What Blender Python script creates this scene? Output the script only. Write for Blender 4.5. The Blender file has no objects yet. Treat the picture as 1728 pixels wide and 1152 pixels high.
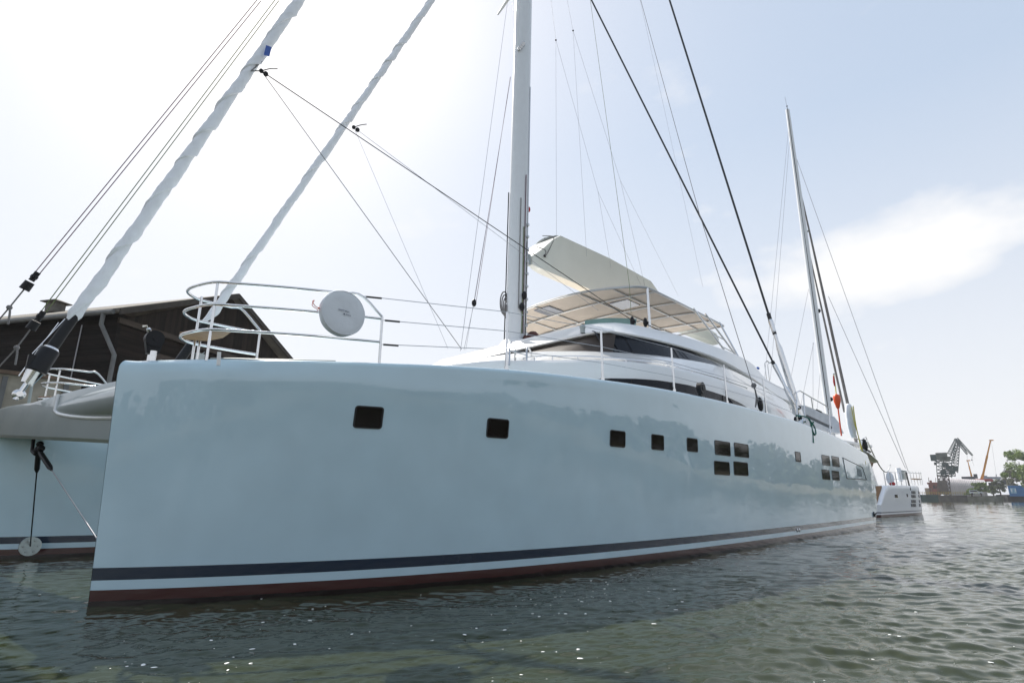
import bpy, bmesh, math, random
import numpy as np
from mathutils import Vector, Matrix
random.seed(7); rng = np.random.default_rng(7)
R = math.radians
S = bpy.context.scene
COL = S.collection

# ------------------------------------------------------------------ camera
F, CH, HOR = 950.0, 1.55, 838.0            # focal length in photo pixels, lens height, horizon row
PITCH = math.atan((HOR - 576) / F); CP, SP = math.cos(PITCH), math.sin(PITCH)
cd = bpy.data.cameras.new('camera'); cam = bpy.data.objects.new('camera', cd); COL.objects.link(cam)
cam.location = (0, 0, CH); cam.rotation_euler = (math.pi / 2 + PITCH, 0, 0)
cd.sensor_width = 36; cd.lens = 36 * F / 1728; cd.clip_start = 0.05; cd.clip_end = 9000
S.camera = cam

# ------------------------------------------------------------------ sky, sun, exposure
SUN_EL, SUN_AZ = R(47), R(-31)             # azimuth measured from the view direction, negative = left
SKY, SUN, EXPO = 0.10, 3.8, 0.74
w = bpy.data.worlds.new('World'); S.world = w; w.use_nodes = True
nt = w.node_tree; N = nt.nodes; L = nt.links
bg = N['Background']; sky = N.new('ShaderNodeTexSky'); sky.sky_type = 'NISHITA'; sky.sun_disc = False
sky.sun_elevation = SUN_EL; sky.sun_rotation = SUN_AZ
sky.air_density = 1.0; sky.dust_density = 2.5; sky.ozone_density = 1.2; sky.altitude = 0
tc = N.new('ShaderNodeTexCoord')
mp = N.new('ShaderNodeMapping'); mp.inputs['Scale'].default_value = (1.6, 1.6, 3.4); mp.inputs['Location'].default_value = (0.35, 0.1, 0.55)
L.new(tc.outputs['Generated'], mp.inputs['Vector'])
nz = N.new('ShaderNodeTexNoise'); nz.inputs['Scale'].default_value = 3.2; nz.inputs['Detail'].default_value = 9; nz.inputs['Roughness'].default_value = 0.52
L.new(mp.outputs['Vector'], nz.inputs['Vector'])
cr = N.new('ShaderNodeValToRGB'); cr.color_ramp.elements[0].position = 0.36; cr.color_ramp.elements[1].position = 1.0
sep = N.new('ShaderNodeSeparateXYZ'); L.new(tc.outputs['Generated'], sep.inputs['Vector'])
mr = N.new('ShaderNodeMapRange'); mr.inputs['From Min'].default_value = 0.75; mr.inputs['From Max'].default_value = 0.5
L.new(sep.outputs['Z'], mr.inputs['Value'])
mul = N.new('ShaderNodeMath'); mul.operation = 'MULTIPLY'; L.new(mr.outputs['Result'], mul.inputs[1])
# one soft cumulus bank low in the sky on the right, ragged by the noise
cs = N.new('ShaderNodeVectorMath'); cs.operation = 'SUBTRACT'; cs.inputs[1].default_value = (.532, .775, .337); L.new(tc.outputs['Generated'], cs.inputs[0])
cm = N.new('ShaderNodeVectorMath'); cm.operation = 'MULTIPLY'; cm.inputs[1].default_value = (1.6, 1.6, 3.9); L.new(cs.outputs['Vector'], cm.inputs[0])
cl_ = N.new('ShaderNodeVectorMath'); cl_.operation = 'LENGTH'; L.new(cm.outputs['Vector'], cl_.inputs[0])
cb = N.new('ShaderNodeMapRange'); cb.inputs['From Min'].default_value = .40; cb.inputs['From Max'].default_value = .02; L.new(cl_.outputs['Value'], cb.inputs['Value'])
ca = N.new('ShaderNodeMath'); ca.operation = 'MULTIPLY_ADD'; ca.inputs[1].default_value = 2.6; ca.inputs[2].default_value = -1.25; L.new(nz.outputs['Fac'], ca.inputs[0])
cd2 = N.new('ShaderNodeMath'); cd2.operation = 'MULTIPLY_ADD'; cd2.inputs[1].default_value = 1.25; L.new(cb.outputs['Result'], cd2.inputs[0]); L.new(ca.outputs[0], cd2.inputs[2])
L.new(cd2.outputs[0], cr.inputs['Fac']); L.new(cr.outputs['Color'], mul.inputs[0])
hz = N.new('ShaderNodeMapRange'); hz.inputs['From Min'].default_value = 0.75; hz.inputs['From Max'].default_value = -0.05
hz.inputs['To Min'].default_value = 0.55; hz.inputs['To Max'].default_value = 0.93
L.new(sep.outputs['Z'], hz.inputs['Value'])
mixh = N.new('ShaderNodeMix'); mixh.data_type = 'RGBA'; L.new(hz.outputs['Result'], mixh.inputs['Factor'])
L.new(sky.outputs['Color'], mixh.inputs['A']); hcol = N.new('ShaderNodeMix'); hcol.data_type = 'RGBA'; hf = N.new('ShaderNodeMapRange'); hf.inputs['From Min'].default_value = 0.0; hf.inputs['From Max'].default_value = 0.55
L.new(sep.outputs['Z'], hf.inputs['Value']); L.new(hf.outputs['Result'], hcol.inputs['Factor']); hcol.inputs['A'].default_value = (6.1, 6.1, 6.25, 1); hcol.inputs['B'].default_value = (3.0, 3.75, 5.0, 1)
L.new(hcol.outputs['Result'], mixh.inputs['B'])
mixc = N.new('ShaderNodeMix'); mixc.data_type = 'RGBA'; L.new(mul.outputs[0], mixc.inputs['Factor'])
L.new(mixh.outputs['Result'], mixc.inputs['A']); mixc.inputs['B'].default_value = (6.6, 6.6, 6.6, 1)
# haze evens the glare round the sun: c * k / (c + k)
ka = N.new('ShaderNodeVectorMath'); ka.operation = 'ADD'; ka.inputs[1].default_value = (8, 8, 8); L.new(mixc.outputs['Result'], ka.inputs[0])
kd = N.new('ShaderNodeVectorMath'); kd.operation = 'DIVIDE'; L.new(mixc.outputs['Result'], kd.inputs[0]); L.new(ka.outputs['Vector'], kd.inputs[1])
km = N.new('ShaderNodeVectorMath'); km.operation = 'MULTIPLY'; km.inputs[1].default_value = (8 * 1.72, 8 * 1.72, 8 * 1.72); L.new(kd.outputs['Vector'], km.inputs[0])
L.new(km.outputs['Vector'], bg.inputs['Color']); bg.inputs['Strength'].default_value = SKY
sd = bpy.data.lights.new('sun', 'SUN'); so = bpy.data.objects.new('sun', sd); COL.objects.link(so)
sd.energy = SUN; sd.angle = R(0.5); sd.color = (1.0, 0.95, 0.87)
sdir = Vector((math.sin(SUN_AZ) * math.cos(SUN_EL), math.cos(SUN_AZ) * math.cos(SUN_EL), math.sin(SUN_EL)))
so.rotation_euler = (-sdir).to_track_quat('-Z', 'Y').to_euler()
so.location = (-20, 20, 60)
vs = S.view_settings; vs.view_transform = 'Standard'; vs.look = 'None'; vs.exposure = EXPO; vs.gamma = 1; vs.use_curve_mapping = False

# ------------------------------------------------------------------ helpers
def ray(px, py):
    X = (px - 864) / F; Y = (576 - py) / F
    return np.array([X, CP - Y * SP, SP + Y * CP])
def far(px, py, d):                        # world point d metres in front of the camera
    r = ray(px, py); return np.array([0, 0, CH]) + r * d / r[1]
A = R(47.5015); U = np.array([math.cos(A), math.sin(A)]); W = np.array([-U[1], U[0]])
O = np.array([-9.810, 12.2335])            # boat origin: centreline at the bows, waterline
HY = 5.0                                   # hull centrelines at y = -HY (port, near) and +HY
def loc(p): q = np.array(p[:2]) - O; return np.array([q @ U, q @ W, p[2]])
C0 = loc((0, 0, CH))
def lray(px, py): r = ray(px, py); return np.array([r[:2] @ U, r[:2] @ W, r[2]])
def aty(px, py, y): r = lray(px, py); return C0 + r * ((y - C0[1]) / r[1])
def atz(px, py, z): r = lray(px, py); return C0 + r * ((z - C0[2]) / r[2])
def atx(px, py, x): r = lray(px, py); return C0 + r * ((x - C0[0]) / r[0])

class MB:
    def __init__(s): s.v = []; s.f = []; s.m = []
    def add(s, vs, fs, m=0):
        b = len(s.v); s.v += [tuple(map(float, p)) for p in vs]; s.f += [tuple(b + i for i in f) for f in fs]; s.m += [m] * len(fs); return s
    def box(s, c, size, m=0, rz=0, M=None):
        hx, hy, hz_ = size[0] / 2, size[1] / 2, size[2] / 2
        P = [Vector((x, y, z)) for x in (-hx, hx) for y in (-hy, hy) for z in (-hz_, hz_)]
        Rm = M if M is not None else Matrix.Rotation(rz, 3, 'Z')
        P = [Rm @ p + Vector(c) for p in P]
        return s.add(P, [(0, 1, 3, 2), (4, 6, 7, 5), (0, 4, 5, 1), (2, 3, 7, 6), (0, 2, 6, 4), (1, 5, 7, 3)], m)
    def tube(s, pts, r, n=8, m=0, closed=False, cap=True):
        pts = [Vector(p) for p in pts]; k = len(pts); rs = list(r) if hasattr(r, '__len__') else [r] * k
        tg = []
        for i in range(k):
            a = pts[(i - 1) % k] if (closed or i > 0) else pts[i]; b = pts[(i + 1) % k] if (closed or i < k - 1) else pts[i]
            t = (b - a); tg.append(t.normalized() if t.length > 1e-9 else Vector((0, 0, 1)))
        u = tg[0].orthogonal().normalized(); vs = []
        for i in range(k):
            u = (u - tg[i] * u.dot(tg[i])); u = u.normalized() if u.length > 1e-6 else tg[i].orthogonal().normalized()
            v = tg[i].cross(u)
            for j in range(n):
                an = 2 * math.pi * j / n; vs.append(pts[i] + (u * math.cos(an) + v * math.sin(an)) * rs[i])
        fs = []
        for i in range(k if closed else k - 1):
            for j in range(n):
                a = i * n + j; b = i * n + (j + 1) % n; c = ((i + 1) % k) * n + (j + 1) % n; d = ((i + 1) % k) * n + j
                fs.append((a, b, c, d))
        if cap and not closed: fs += [tuple(range(n))[::-1], tuple(range((k - 1) * n, k * n))]
        return s.add(vs, fs, m)
    def bar(s, a, b, r, n=8, m=0): return s.tube([a, b], r, n, m)
    def ball(s, c, r, n=12, m=0, sc=(1, 1, 1)):
        vs = []; fs = []; k = n // 2
        for i in range(k + 1):
            th = math.pi * i / k
            for j in range(n):
                ph = 2 * math.pi * j / n
                vs.append((c[0] + r * sc[0] * math.sin(th) * math.cos(ph), c[1] + r * sc[1] * math.sin(th) * math.sin(ph), c[2] + r * sc[2] * math.cos(th)))
        for i in range(k):
            for j in range(n): fs.append((i * n + j, (i + 1) * n + j, (i + 1) * n + (j + 1) % n, i * n + (j + 1) % n))
        return s.add(vs, fs, m)
    def loft(s, loops, closed=True, cap0=False, cap1=False, m=0):
        n = len(loops[0]); vs = [p for lp in loops for p in lp]; fs = []
        for i in range(len(loops) - 1):
            for j in range(n if closed else n - 1):
                a = i * n + j; b = i * n + (j + 1) % n; fs.append((a, b, b + n if (j + 1) < n else (i + 1) * n, a + n))
        if cap0: fs.append(tuple(range(n))[::-1])
        if cap1: fs.append(tuple(range((len(loops) - 1) * n, len(loops) * n)))
        return s.add(vs, fs, m)
    def poly(s, pts, thick, m=0):          # flat polygon given thickness along a vector
        n = len(pts); t = np.array(thick); P = [np.array(p) for p in pts]
        vs = P + [p + t for p in P]
        return s.add(vs, [tuple(range(n))[::-1], tuple(range(n, 2 * n))] + [(i, (i + 1) % n, n + (i + 1) % n, n + i) for i in range(n)], m)
    def truss(s, a, b, w0, w1, n, r=0.12, m=0):
        a, b = Vector(a), Vector(b); t = (b - a).normalized(); u = t.orthogonal().normalized()
        up = Vector((0, 1, 0)); u = (up - t * up.dot(t)).normalized(); v = t.cross(u)
        def c(i): k = i / n; p = a.lerp(b, k); wd = (w0 + (w1 - w0) * k) / 2; return [p + u * wd + v * wd, p + u * wd - v * wd, p - u * wd - v * wd, p - u * wd + v * wd]
        for i in range(n):
            p, q = c(i), c(i + 1)
            for j in range(4):
                s.bar(p[j], q[j], r, 4, m); s.bar(p[j], q[(j + 1) % 4] if i % 2 else p[(j + 1) % 4].lerp(q[(j + 1) % 4], 1), r * .7, 4, m); s.bar(q[j], q[(j + 1) % 4], r * .7, 4, m)
        return s
    def build(s, name, mat, parent=None, smooth=40, bevel=0, weld=False, label=None, loc=None, rz=0):
        me = bpy.data.meshes.new(name); me.from_pydata(s.v, [], s.f)
        mats = mat if isinstance(mat, (list, tuple)) else [mat]
        for q in mats: me.materials.append(q)
        if len(mats) > 1: me.polygons.foreach_set('material_index', s.m)
        bm = bmesh.new(); bm.from_mesh(me)
        if weld: bmesh.ops.remove_doubles(bm, verts=bm.verts, dist=1e-4)
        bmesh.ops.recalc_face_normals(bm, faces=bm.faces); bm.to_mesh(me); bm.free()
        if smooth: me.shade_smooth(); me.set_sharp_from_angle(angle=R(smooth))
        o = bpy.data.objects.new(name, me); COL.objects.link(o)
        if parent: o.parent = parent
        if loc is not None: o.location = loc; o.rotation_euler[2] = rz
        if bevel:
            b = o.modifiers.new('bevel', 'BEVEL'); b.width = bevel; b.segments = 2; b.limit_method = 'ANGLE'; b.angle_limit = R(35); b.harden_normals = False
        if label: o['label'] = label
        return o
def tag(o, label=None, cat=None, group=None, kind=None):
    for k, v in (('label', label), ('category', cat), ('group', group), ('kind', kind)):
        if v: o[k] = v
    return o
def empty(name, at, rz=0):
    o = bpy.data.objects.new(name, None); COL.objects.link(o); o.location = at; o.rotation_euler[2] = rz; o.empty_display_size = .5; return o
def curve(pts, n=40):                      # Catmull-Rom through points
    P = [np.array(p, float) for p in pts]; P = [2 * P[0] - P[1]] + P + [2 * P[-1] - P[-2]]; out = []; k = len(P) - 3
    for q in range(n):
        t = q / (n - 1) * k; i = min(int(t), k - 1); t -= i; a, b, c, d = P[i:i + 4]
        out.append(0.5 * (2 * b + (c - a) * t + (2 * a - 5 * b + 4 * c - d) * t * t + (3 * b - a - 3 * c + d) * t ** 3))
    return out
def rs(pts, n):                            # resample a polyline by arc length
    P = np.array(pts, float); d = np.r_[0, np.cumsum(np.linalg.norm(np.diff(P, axis=0), axis=1))]; t = np.linspace(0, d[-1], n)
    return np.stack([np.interp(t, d, P[:, i]) for i in range(P.shape[1])], 1)

# ------------------------------------------------------------------ materials
def mat(name, col, rough=.5, metal=0, coat=0, var=0, vscale=3., bump=0, bscale=20., spec=.5, coord='Object', stretch=(1, 1, 1), col2=None, trans=0):
    m = bpy.data.materials.new(name); m.use_nodes = True; n = m.node_tree.nodes; l = m.node_tree.links; p = n['Principled BSDF']
    p.inputs['Base Color'].default_value = (*col, 1); p.inputs['Roughness'].default_value = rough; p.inputs['Metallic'].default_value = metal
    p.inputs['Coat Weight'].default_value = coat; p.inputs['Coat Roughness'].default_value = .03; p.inputs['Specular IOR Level'].default_value = spec
    if trans: p.inputs['Transmission Weight'].default_value = trans
    t = n.new('ShaderNodeTexCoord'); mp = n.new('ShaderNodeMapping'); mp.inputs['Scale'].default_value = stretch; l.new(t.outputs[coord], mp.inputs['Vector'])
    if var or col2:
        z = n.new('ShaderNodeTexNoise'); z.inputs['Scale'].default_value = vscale; z.inputs['Detail'].default_value = 6; l.new(mp.outputs['Vector'], z.inputs['Vector'])
        r = n.new('ShaderNodeValToRGB'); r.color_ramp.elements[0].position = .35; r.color_ramp.elements[1].position = .65
        c2 = col2 or tuple(c * (1 - var) for c in col)
        c1 = col if col2 else tuple(min(1, c * (1 + var * .5)) for c in col)
        r.color_ramp.elements[0].color = (*c2, 1); r.color_ramp.elements[1].color = (*c1, 1)
        l.new(z.outputs['Fac'], r.inputs['Fac']); l.new(r.outputs['Color'], p.inputs['Base Color'])
    if bump:
        z = n.new('ShaderNodeTexNoise'); z.inputs['Scale'].default_value = bscale; z.inputs['Detail'].default_value = 4; l.new(mp.outputs['Vector'], z.inputs['Vector'])
        b = n.new('ShaderNodeBump'); b.inputs['Strength'].default_value = 1; b.inputs['Distance'].default_value = bump; l.new(z.outputs['Fac'], b.inputs['Height']); l.new(b.outputs['Normal'], p.inputs['Normal'])
    return m
def boards(name, col, col2, axis, width, rough=.85):     # timber boarding: joints and tone per board along one object axis
    m = mat(name, col, rough, spec=.12); n = m.node_tree.nodes; l = m.node_tree.links; p = n['Principled BSDF']
    t = n.new('ShaderNodeTexCoord'); sp_ = n.new('ShaderNodeSeparateXYZ'); l.new(t.outputs['Object'], sp_.inputs['Vector'])
    d = n.new('ShaderNodeMath'); d.operation = 'DIVIDE'; d.inputs[1].default_value = width; l.new(sp_.outputs[axis], d.inputs[0])
    fl = n.new('ShaderNodeMath'); fl.operation = 'FLOOR'; l.new(d.outputs[0], fl.inputs[0])
    fr = n.new('ShaderNodeMath'); fr.operation = 'FRACT'; l.new(d.outputs[0], fr.inputs[0])
    wn = n.new('ShaderNodeTexWhiteNoise'); wn.noise_dimensions = '1D'; l.new(fl.outputs[0], wn.inputs['W'])
    st = n.new('ShaderNodeMapping'); sc = [6, 6, 6]; k = 'XYZ'.index(axis)
    sc = [.7 if i != k else 9 for i in range(3)]; st.inputs['Scale'].default_value = sc; l.new(t.outputs['Object'], st.inputs['Vector'])
    z = n.new('ShaderNodeTexNoise'); z.inputs['Scale'].default_value = 1.5; z.inputs['Detail'].default_value = 8; l.new(st.outputs['Vector'], z.inputs['Vector'])
    ad = n.new('ShaderNodeMath'); ad.operation = 'MULTIPLY_ADD'; ad.inputs[1].default_value = .55; l.new(wn.outputs['Value'], ad.inputs[0]); l.new(z.outputs['Fac'], ad.inputs[2])
    r = n.new('ShaderNodeValToRGB'); r.color_ramp.elements[0].position = .35; r.color_ramp.elements[1].position = 1.0; r.color_ramp.elements[0].color = (*col2, 1); r.color_ramp.elements[1].color = (*col, 1)
    l.new(ad.outputs[0], r.inputs['Fac']); l.new(r.outputs['Color'], p.inputs['Base Color'])
    g = n.new('ShaderNodeMath'); g.operation = 'GREATER_THAN'; g.inputs[1].default_value = .09; l.new(fr.outputs[0], g.inputs[0])
    b = n.new('ShaderNodeBump'); b.inputs['Distance'].default_value = .02; l.new(g.outputs[0], b.inputs['Height']); l.new(b.outputs['Normal'], p.inputs['Normal'])
    return m
M = {}
M['white'] = mat('white_gelcoat', (.80, .80, .79), .25, coat=.6, var=.02, vscale=1.5)
M['cream'] = mat('cream_paint', (.77, .79, .74), .3, coat=.4, var=.03, vscale=.8)
M['greypaint'] = mat('light_grey_paint', (.32, .36, .36), .35, coat=.5, var=.04)
M['mastpaint'] = mat('mast_white', (.74, .76, .78), .35, coat=.3, var=.02)
M['steel'] = mat('polished_steel', (.72, .72, .72), .12, metal=1, var=.05, vscale=30)
M['dullsteel'] = mat('brushed_aluminium', (.55, .56, .57), .3, metal=1, var=.08, vscale=20)
M['black'] = mat('black_anodised', (.012, .012, .014), .45, spec=.25, bump=.0005, bscale=60)
M['blackwire'] = mat('carbon_rod', (.02, .025, .03), .4, var=.2)
M['rope'] = mat('grey_rope', (.22, .21, .21), .85, var=.35, vscale=60)
M['purplerope'] = mat('purple_fleck_rope', (.17, .08, .12), .85, var=.45, vscale=50)
M['greenrope'] = mat('green_fleck_rope', (.16, .20, .08), .85, var=.45, vscale=50)
M['tealrope'] = mat('teal_mooring_line', (.02, .16, .11), .85, var=.3, vscale=40)
M['wire'] = mat('thin_wire', (.36, .36, .38), .4, metal=.6, var=.1, vscale=20)
M['glass'] = mat('tinted_glass', (.010, .013, .020), .06, spec=.14, var=.15, vscale=.5)
M['brownglass'] = mat('shade_brown_glass', (.060, .048, .040), .3, spec=.15, var=.15, vscale=.5)  # brown is the shade under the roof brow, put into the glass colour
M['greyglass'] = mat('grey_window', (.13, .135, .145), .3, spec=.2, var=.1)
M['portglass'] = mat('brown_tinted_port_glass', (.010, .007, .006), .05, spec=.2, var=.3, vscale=2)
M['skylight'] = mat('skylight_acrylic', (.22, .24, .30), .12, coat=.5, var=.15, vscale=1.5)
M['rubber'] = mat('window_gasket', (.014, .014, .016), .5, var=.1)
M['greenglass'] = mat('green_acrylic', (.15, .27, .23), .08, coat=1, var=.08)
M['sail'] = mat('furled_sailcloth', (.84, .85, .87), .75, var=.05, vscale=3, bump=.006, bscale=4)
M['sailcover'] = mat('grey_sail_cover', (.60, .62, .65), .8, var=.08, vscale=2, bump=.02, bscale=3)
M['canvas'] = mat('white_canvas', (.80, .83, .87), .8, var=.04, vscale=4, bump=.006, bscale=9)
M['fabric'] = mat('beige_headliner', (.66, .58, .50), .8, var=.05, vscale=2)
M['teak'] = mat('teak', (.30, .17, .075), .6, col2=(.19, .10, .045), vscale=8, stretch=(1, 8, 8))
M['orange'] = mat('orange_plastic', (.80, .09, .015), .4, var=.1, vscale=12)
M['orangerope'] = mat('orange_cord', (.75, .12, .04), .8, var=.2, vscale=60)
M['yellow'] = mat('yellow_line', (.62, .55, .08), .8, var=.2, vscale=40)
M['red'] = mat('red_cloth', (.45, .03, .03), .8, var=.2, vscale=20)
M['blue'] = mat('blue_patch', (.05, .12, .42), .6, var=.1, vscale=20)
M['navytext'] = mat('navy_print', (.03, .04, .10), .7, var=.1, vscale=30)
M['limemark'] = mat('lime_green_marks', (.55, .62, .25), .6, var=.1, vscale=30)

def hull_material():
    m = mat('hull_paint', (.78, .79, .78), .22, coat=1); n = m.node_tree.nodes; l = m.node_tree.links; p = n['Principled BSDF']
    p.inputs['Coat Roughness'].default_value = .015; p.inputs['Coat IOR'].default_value = 1.52; p.inputs['Specular IOR Level'].default_value = .3
    t = n.new('ShaderNodeTexCoord'); s_ = n.new('ShaderNodeSeparateXYZ'); l.new(t.outputs['Object'], s_.inputs['Vector'])
    g = n.new('ShaderNodeMapRange'); g.inputs['From Min'].default_value = -1; g.inputs['From Max'].default_value = 1; l.new(s_.outputs['Z'], g.inputs['Value'])
    r = n.new('ShaderNodeValToRGB'); e = r.color_ramp; e.interpolation = 'CONSTANT'
    e.elements[0].position = 0; e.elements[0].color = (.016, .009, .008, 1)
    for z, c in ((.09, (.060, .017, .014)), (.235, (.535, .705, .785)), (.375, (.009, .022, .046)), (.545, (.535, .705, .785))):
        q = e.elements.new((z + 1) / 2); q.color = (*c, 1)
    e.elements[-1].color = (.535, .705, .785, 1)
    z = n.new('ShaderNodeTexNoise'); z.inputs['Scale'].default_value = 2.2; z.inputs['Detail'].default_value = 6; l.new(t.outputs['Object'], z.inputs['Vector'])
    ad = n.new('ShaderNodeMath'); ad.operation = 'MULTIPLY_ADD'; ad.inputs[1].default_value = .02; ad.inputs[2].default_value = -.01; l.new(z.outputs['Fac'], ad.inputs[0])
    # ragged slime line only near the water: add noise to the low end
    low = n.new('ShaderNodeMapRange'); low.inputs['From Min'].default_value = .17; low.inputs['From Max'].default_value = .10; l.new(s_.outputs['Z'], low.inputs['Value'])
    ml = n.new('ShaderNodeMath'); ml.operation = 'MULTIPLY'; l.new(low.outputs['Result'], ml.inputs[0]); l.new(ad.outputs[0], ml.inputs[1])
    a2 = n.new('ShaderNodeMath'); l.new(g.outputs['Result'], a2.inputs[0]); l.new(ml.outputs[0], a2.inputs[1]); l.new(a2.outputs[0], r.inputs['Fac'])
    vz = n.new('ShaderNodeTexNoise'); vz.inputs['Scale'].default_value = 1.3; vz.inputs['Detail'].default_value = 8; l.new(t.outputs['Object'], vz.inputs['Vector'])
    vm = n.new('ShaderNodeMapRange'); vm.inputs['To Min'].default_value = .88; vm.inputs['To Max'].default_value = 1.06; l.new(vz.outputs['Fac'], vm.inputs['Value'])
    mx = n.new('ShaderNodeMix'); mx.data_type = 'RGBA'; mx.blend_type = 'MULTIPLY'; mx.inputs['Factor'].default_value = 1; l.new(r.outputs['Color'], mx.inputs['A']); l.new(vm.outputs['Result'], mx.inputs['B'])
    l.new(mx.outputs['Result'], p.inputs['Base Color'])
    mp = n.new('ShaderNodeMapping'); mp.inputs['Scale'].default_value = (.55, .55, 1.1); l.new(t.outputs['Object'], mp.inputs['Vector'])
    bz = n.new('ShaderNodeTexNoise'); bz.inputs['Scale'].default_value = 1.1; bz.inputs['Detail'].default_value = 2.5; l.new(mp.outputs['Vector'], bz.inputs['Vector'])
    b = n.new('ShaderNodeBump'); b.inputs['Distance'].default_value = .011; l.new(bz.outputs['Fac'], b.inputs['Height']); l.new(b.outputs['Normal'], p.inputs['Coat Normal'])
    return m
M['hull'] = hull_material()

# ------------------------------------------------------------------ water
def make_water():
    fr = np.linspace(R(-52), R(52), 680); rest = np.linspace(R(52), R(308), 100)[1:-1]
    th = np.r_[fr, rest]; rr = np.r_[.6, np.geomspace(2.2, 4.2, 40)[:-1], np.geomspace(4.2, 300, 1200)[:-1], np.geomspace(300, 6000, 60)]
    Rg, T = np.meshgrid(rr, th, indexing='ij'); X = Rg * np.sin(T); Y = Rg * np.cos(T); Z = np.zeros_like(X)
    g = np.random.default_rng(3); wd = R(-78)
    spacing = np.gradient(rr)[:, None] * np.ones_like(X)
    wx = .25 * np.sin(.9 * X + .4 * Y) + .2 * np.sin(.37 * Y - .8 * X + 1); wy = .25 * np.sin(.7 * Y - .5 * X + 2)
    tt = np.clip((X + .18 * Y - 1.0) / 7.0, 0, 1); lee = .34 + .66 * tt * tt * (3 - 2 * tt)      # smooth in the lee of the hull, rippled in the open
    patch = .75 + .35 * np.sin(.31 * X + .5 * np.sin(.2 * Y)) * np.sin(.23 * Y + 1.3)      # calmer and rougher patches
    for i in range(110):
        lam = .13 * (3.2 / .13) ** (g.random() ** .95); k = 2 * math.pi / lam
        a = wd + g.normal(0, .34 + .30 * (lam < .5)); ph = g.random() * 6.283
        amp = .0048 * lam ** .95 * (2.0 if lam < .5 else 1) * (1 if lam < .8 else .45 * (.8 / lam) ** .3) * (.6 + .8 * g.random())
        fade = np.clip((lam / spacing - 2.5) / 3, 0, 1)
        wv = np.sin(k * ((X + wx) * math.cos(a) + (Y + wy) * math.sin(a)) + ph)
        Z += amp * fade * lee * (patch if lam < 1 else 1) * (wv + .34 * wv * wv)
    
    me = bpy.data.meshes.new('water'); nr, nc = Rg.shape
    V = np.stack([X, Y, Z], -1).reshape(-1, 3)
    idx = np.arange(nr * nc).reshape(nr, nc); a_ = idx[:-1, :]; b_ = np.roll(idx, -1, 1)[:-1, :]; c_ = np.roll(idx, -1, 1)[1:, :]; d_ = idx[1:, :]
    Fq = np.stack([a_, d_, c_, b_], -1).reshape(-1, 4)
    me.vertices.add(len(V)); me.vertices.foreach_set('co', V.ravel()); me.loops.add(Fq.size); me.loops.foreach_set('vertex_index', Fq.ravel().astype(np.int32))
    me.polygons.add(len(Fq)); me.polygons.foreach_set('loop_start', np.arange(0, Fq.size, 4, dtype=np.int32)); me.update(calc_edges=True); me.validate()
    me.shade_smooth()
    m = bpy.data.materials.new('harbour_water'); m.use_nodes = True; n = m.node_tree.nodes; l = m.node_tree.links; p = n['Principled BSDF']
    p.inputs['Roughness'].default_value = .008; p.inputs['IOR'].default_value = 1.33
    t = n.new('ShaderNodeTexCoord')
    z = n.new('ShaderNodeTexNoise'); z.inputs['Scale'].default_value = .35; z.inputs['Detail'].default_value = 4; l.new(t.outputs['Object'], z.inputs['Vector'])
    r = n.new('ShaderNodeValToRGB'); r.color_ramp.elements[0].position = .3; r.color_ramp.elements[1].position = .7
    r.color_ramp.elements[0].color = (.026, .033, .016, 1); r.color_ramp.elements[1].color = (.038, .044, .020, 1); l.new(z.outputs['Fac'], r.inputs['Fac']); l.new(r.outputs['Color'], p.inputs['Base Color'])
    mp = n.new('ShaderNodeMapping'); mp.inputs['Rotation'].default_value = (0, 0, R(28)); mp.inputs['Scale'].default_value = (1, 2.2, 1); l.new(t.outputs['Object'], mp.inputs['Vector'])
    b1 = n.new('ShaderNodeTexNoise'); b1.inputs['Scale'].default_value = 6.5; b1.inputs['Detail'].default_value = 5; b1.inputs['Roughness'].default_value = .55; l.new(mp.outputs['Vector'], b1.inputs['Vector'])
    bp = n.new('ShaderNodeBump'); bp.inputs['Distance'].default_value = .0025; l.new(b1.outputs['Fac'], bp.inputs['Height']); l.new(bp.outputs['Normal'], p.inputs['Normal'])
    me.materials.append(m)
    o = bpy.data.objects.new('water', me); COL.objects.link(o); o['kind'] = 'structure'
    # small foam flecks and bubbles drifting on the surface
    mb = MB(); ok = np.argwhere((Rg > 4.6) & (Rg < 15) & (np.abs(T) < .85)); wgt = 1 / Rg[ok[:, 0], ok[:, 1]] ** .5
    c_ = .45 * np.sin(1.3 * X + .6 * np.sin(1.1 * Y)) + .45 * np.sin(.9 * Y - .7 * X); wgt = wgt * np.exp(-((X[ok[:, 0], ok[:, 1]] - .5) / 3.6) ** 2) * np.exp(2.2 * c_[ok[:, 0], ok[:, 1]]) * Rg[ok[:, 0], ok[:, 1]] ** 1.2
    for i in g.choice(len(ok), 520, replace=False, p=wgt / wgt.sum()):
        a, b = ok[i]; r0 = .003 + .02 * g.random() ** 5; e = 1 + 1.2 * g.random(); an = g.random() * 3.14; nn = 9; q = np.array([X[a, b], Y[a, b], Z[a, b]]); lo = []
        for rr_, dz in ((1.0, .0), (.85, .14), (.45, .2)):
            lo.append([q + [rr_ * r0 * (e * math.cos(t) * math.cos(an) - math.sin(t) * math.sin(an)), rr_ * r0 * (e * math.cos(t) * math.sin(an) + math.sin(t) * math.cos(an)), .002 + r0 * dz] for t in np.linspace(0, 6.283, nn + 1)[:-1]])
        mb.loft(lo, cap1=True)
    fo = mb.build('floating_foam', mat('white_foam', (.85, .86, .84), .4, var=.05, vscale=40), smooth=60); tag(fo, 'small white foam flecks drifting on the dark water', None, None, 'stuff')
make_water()
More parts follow.
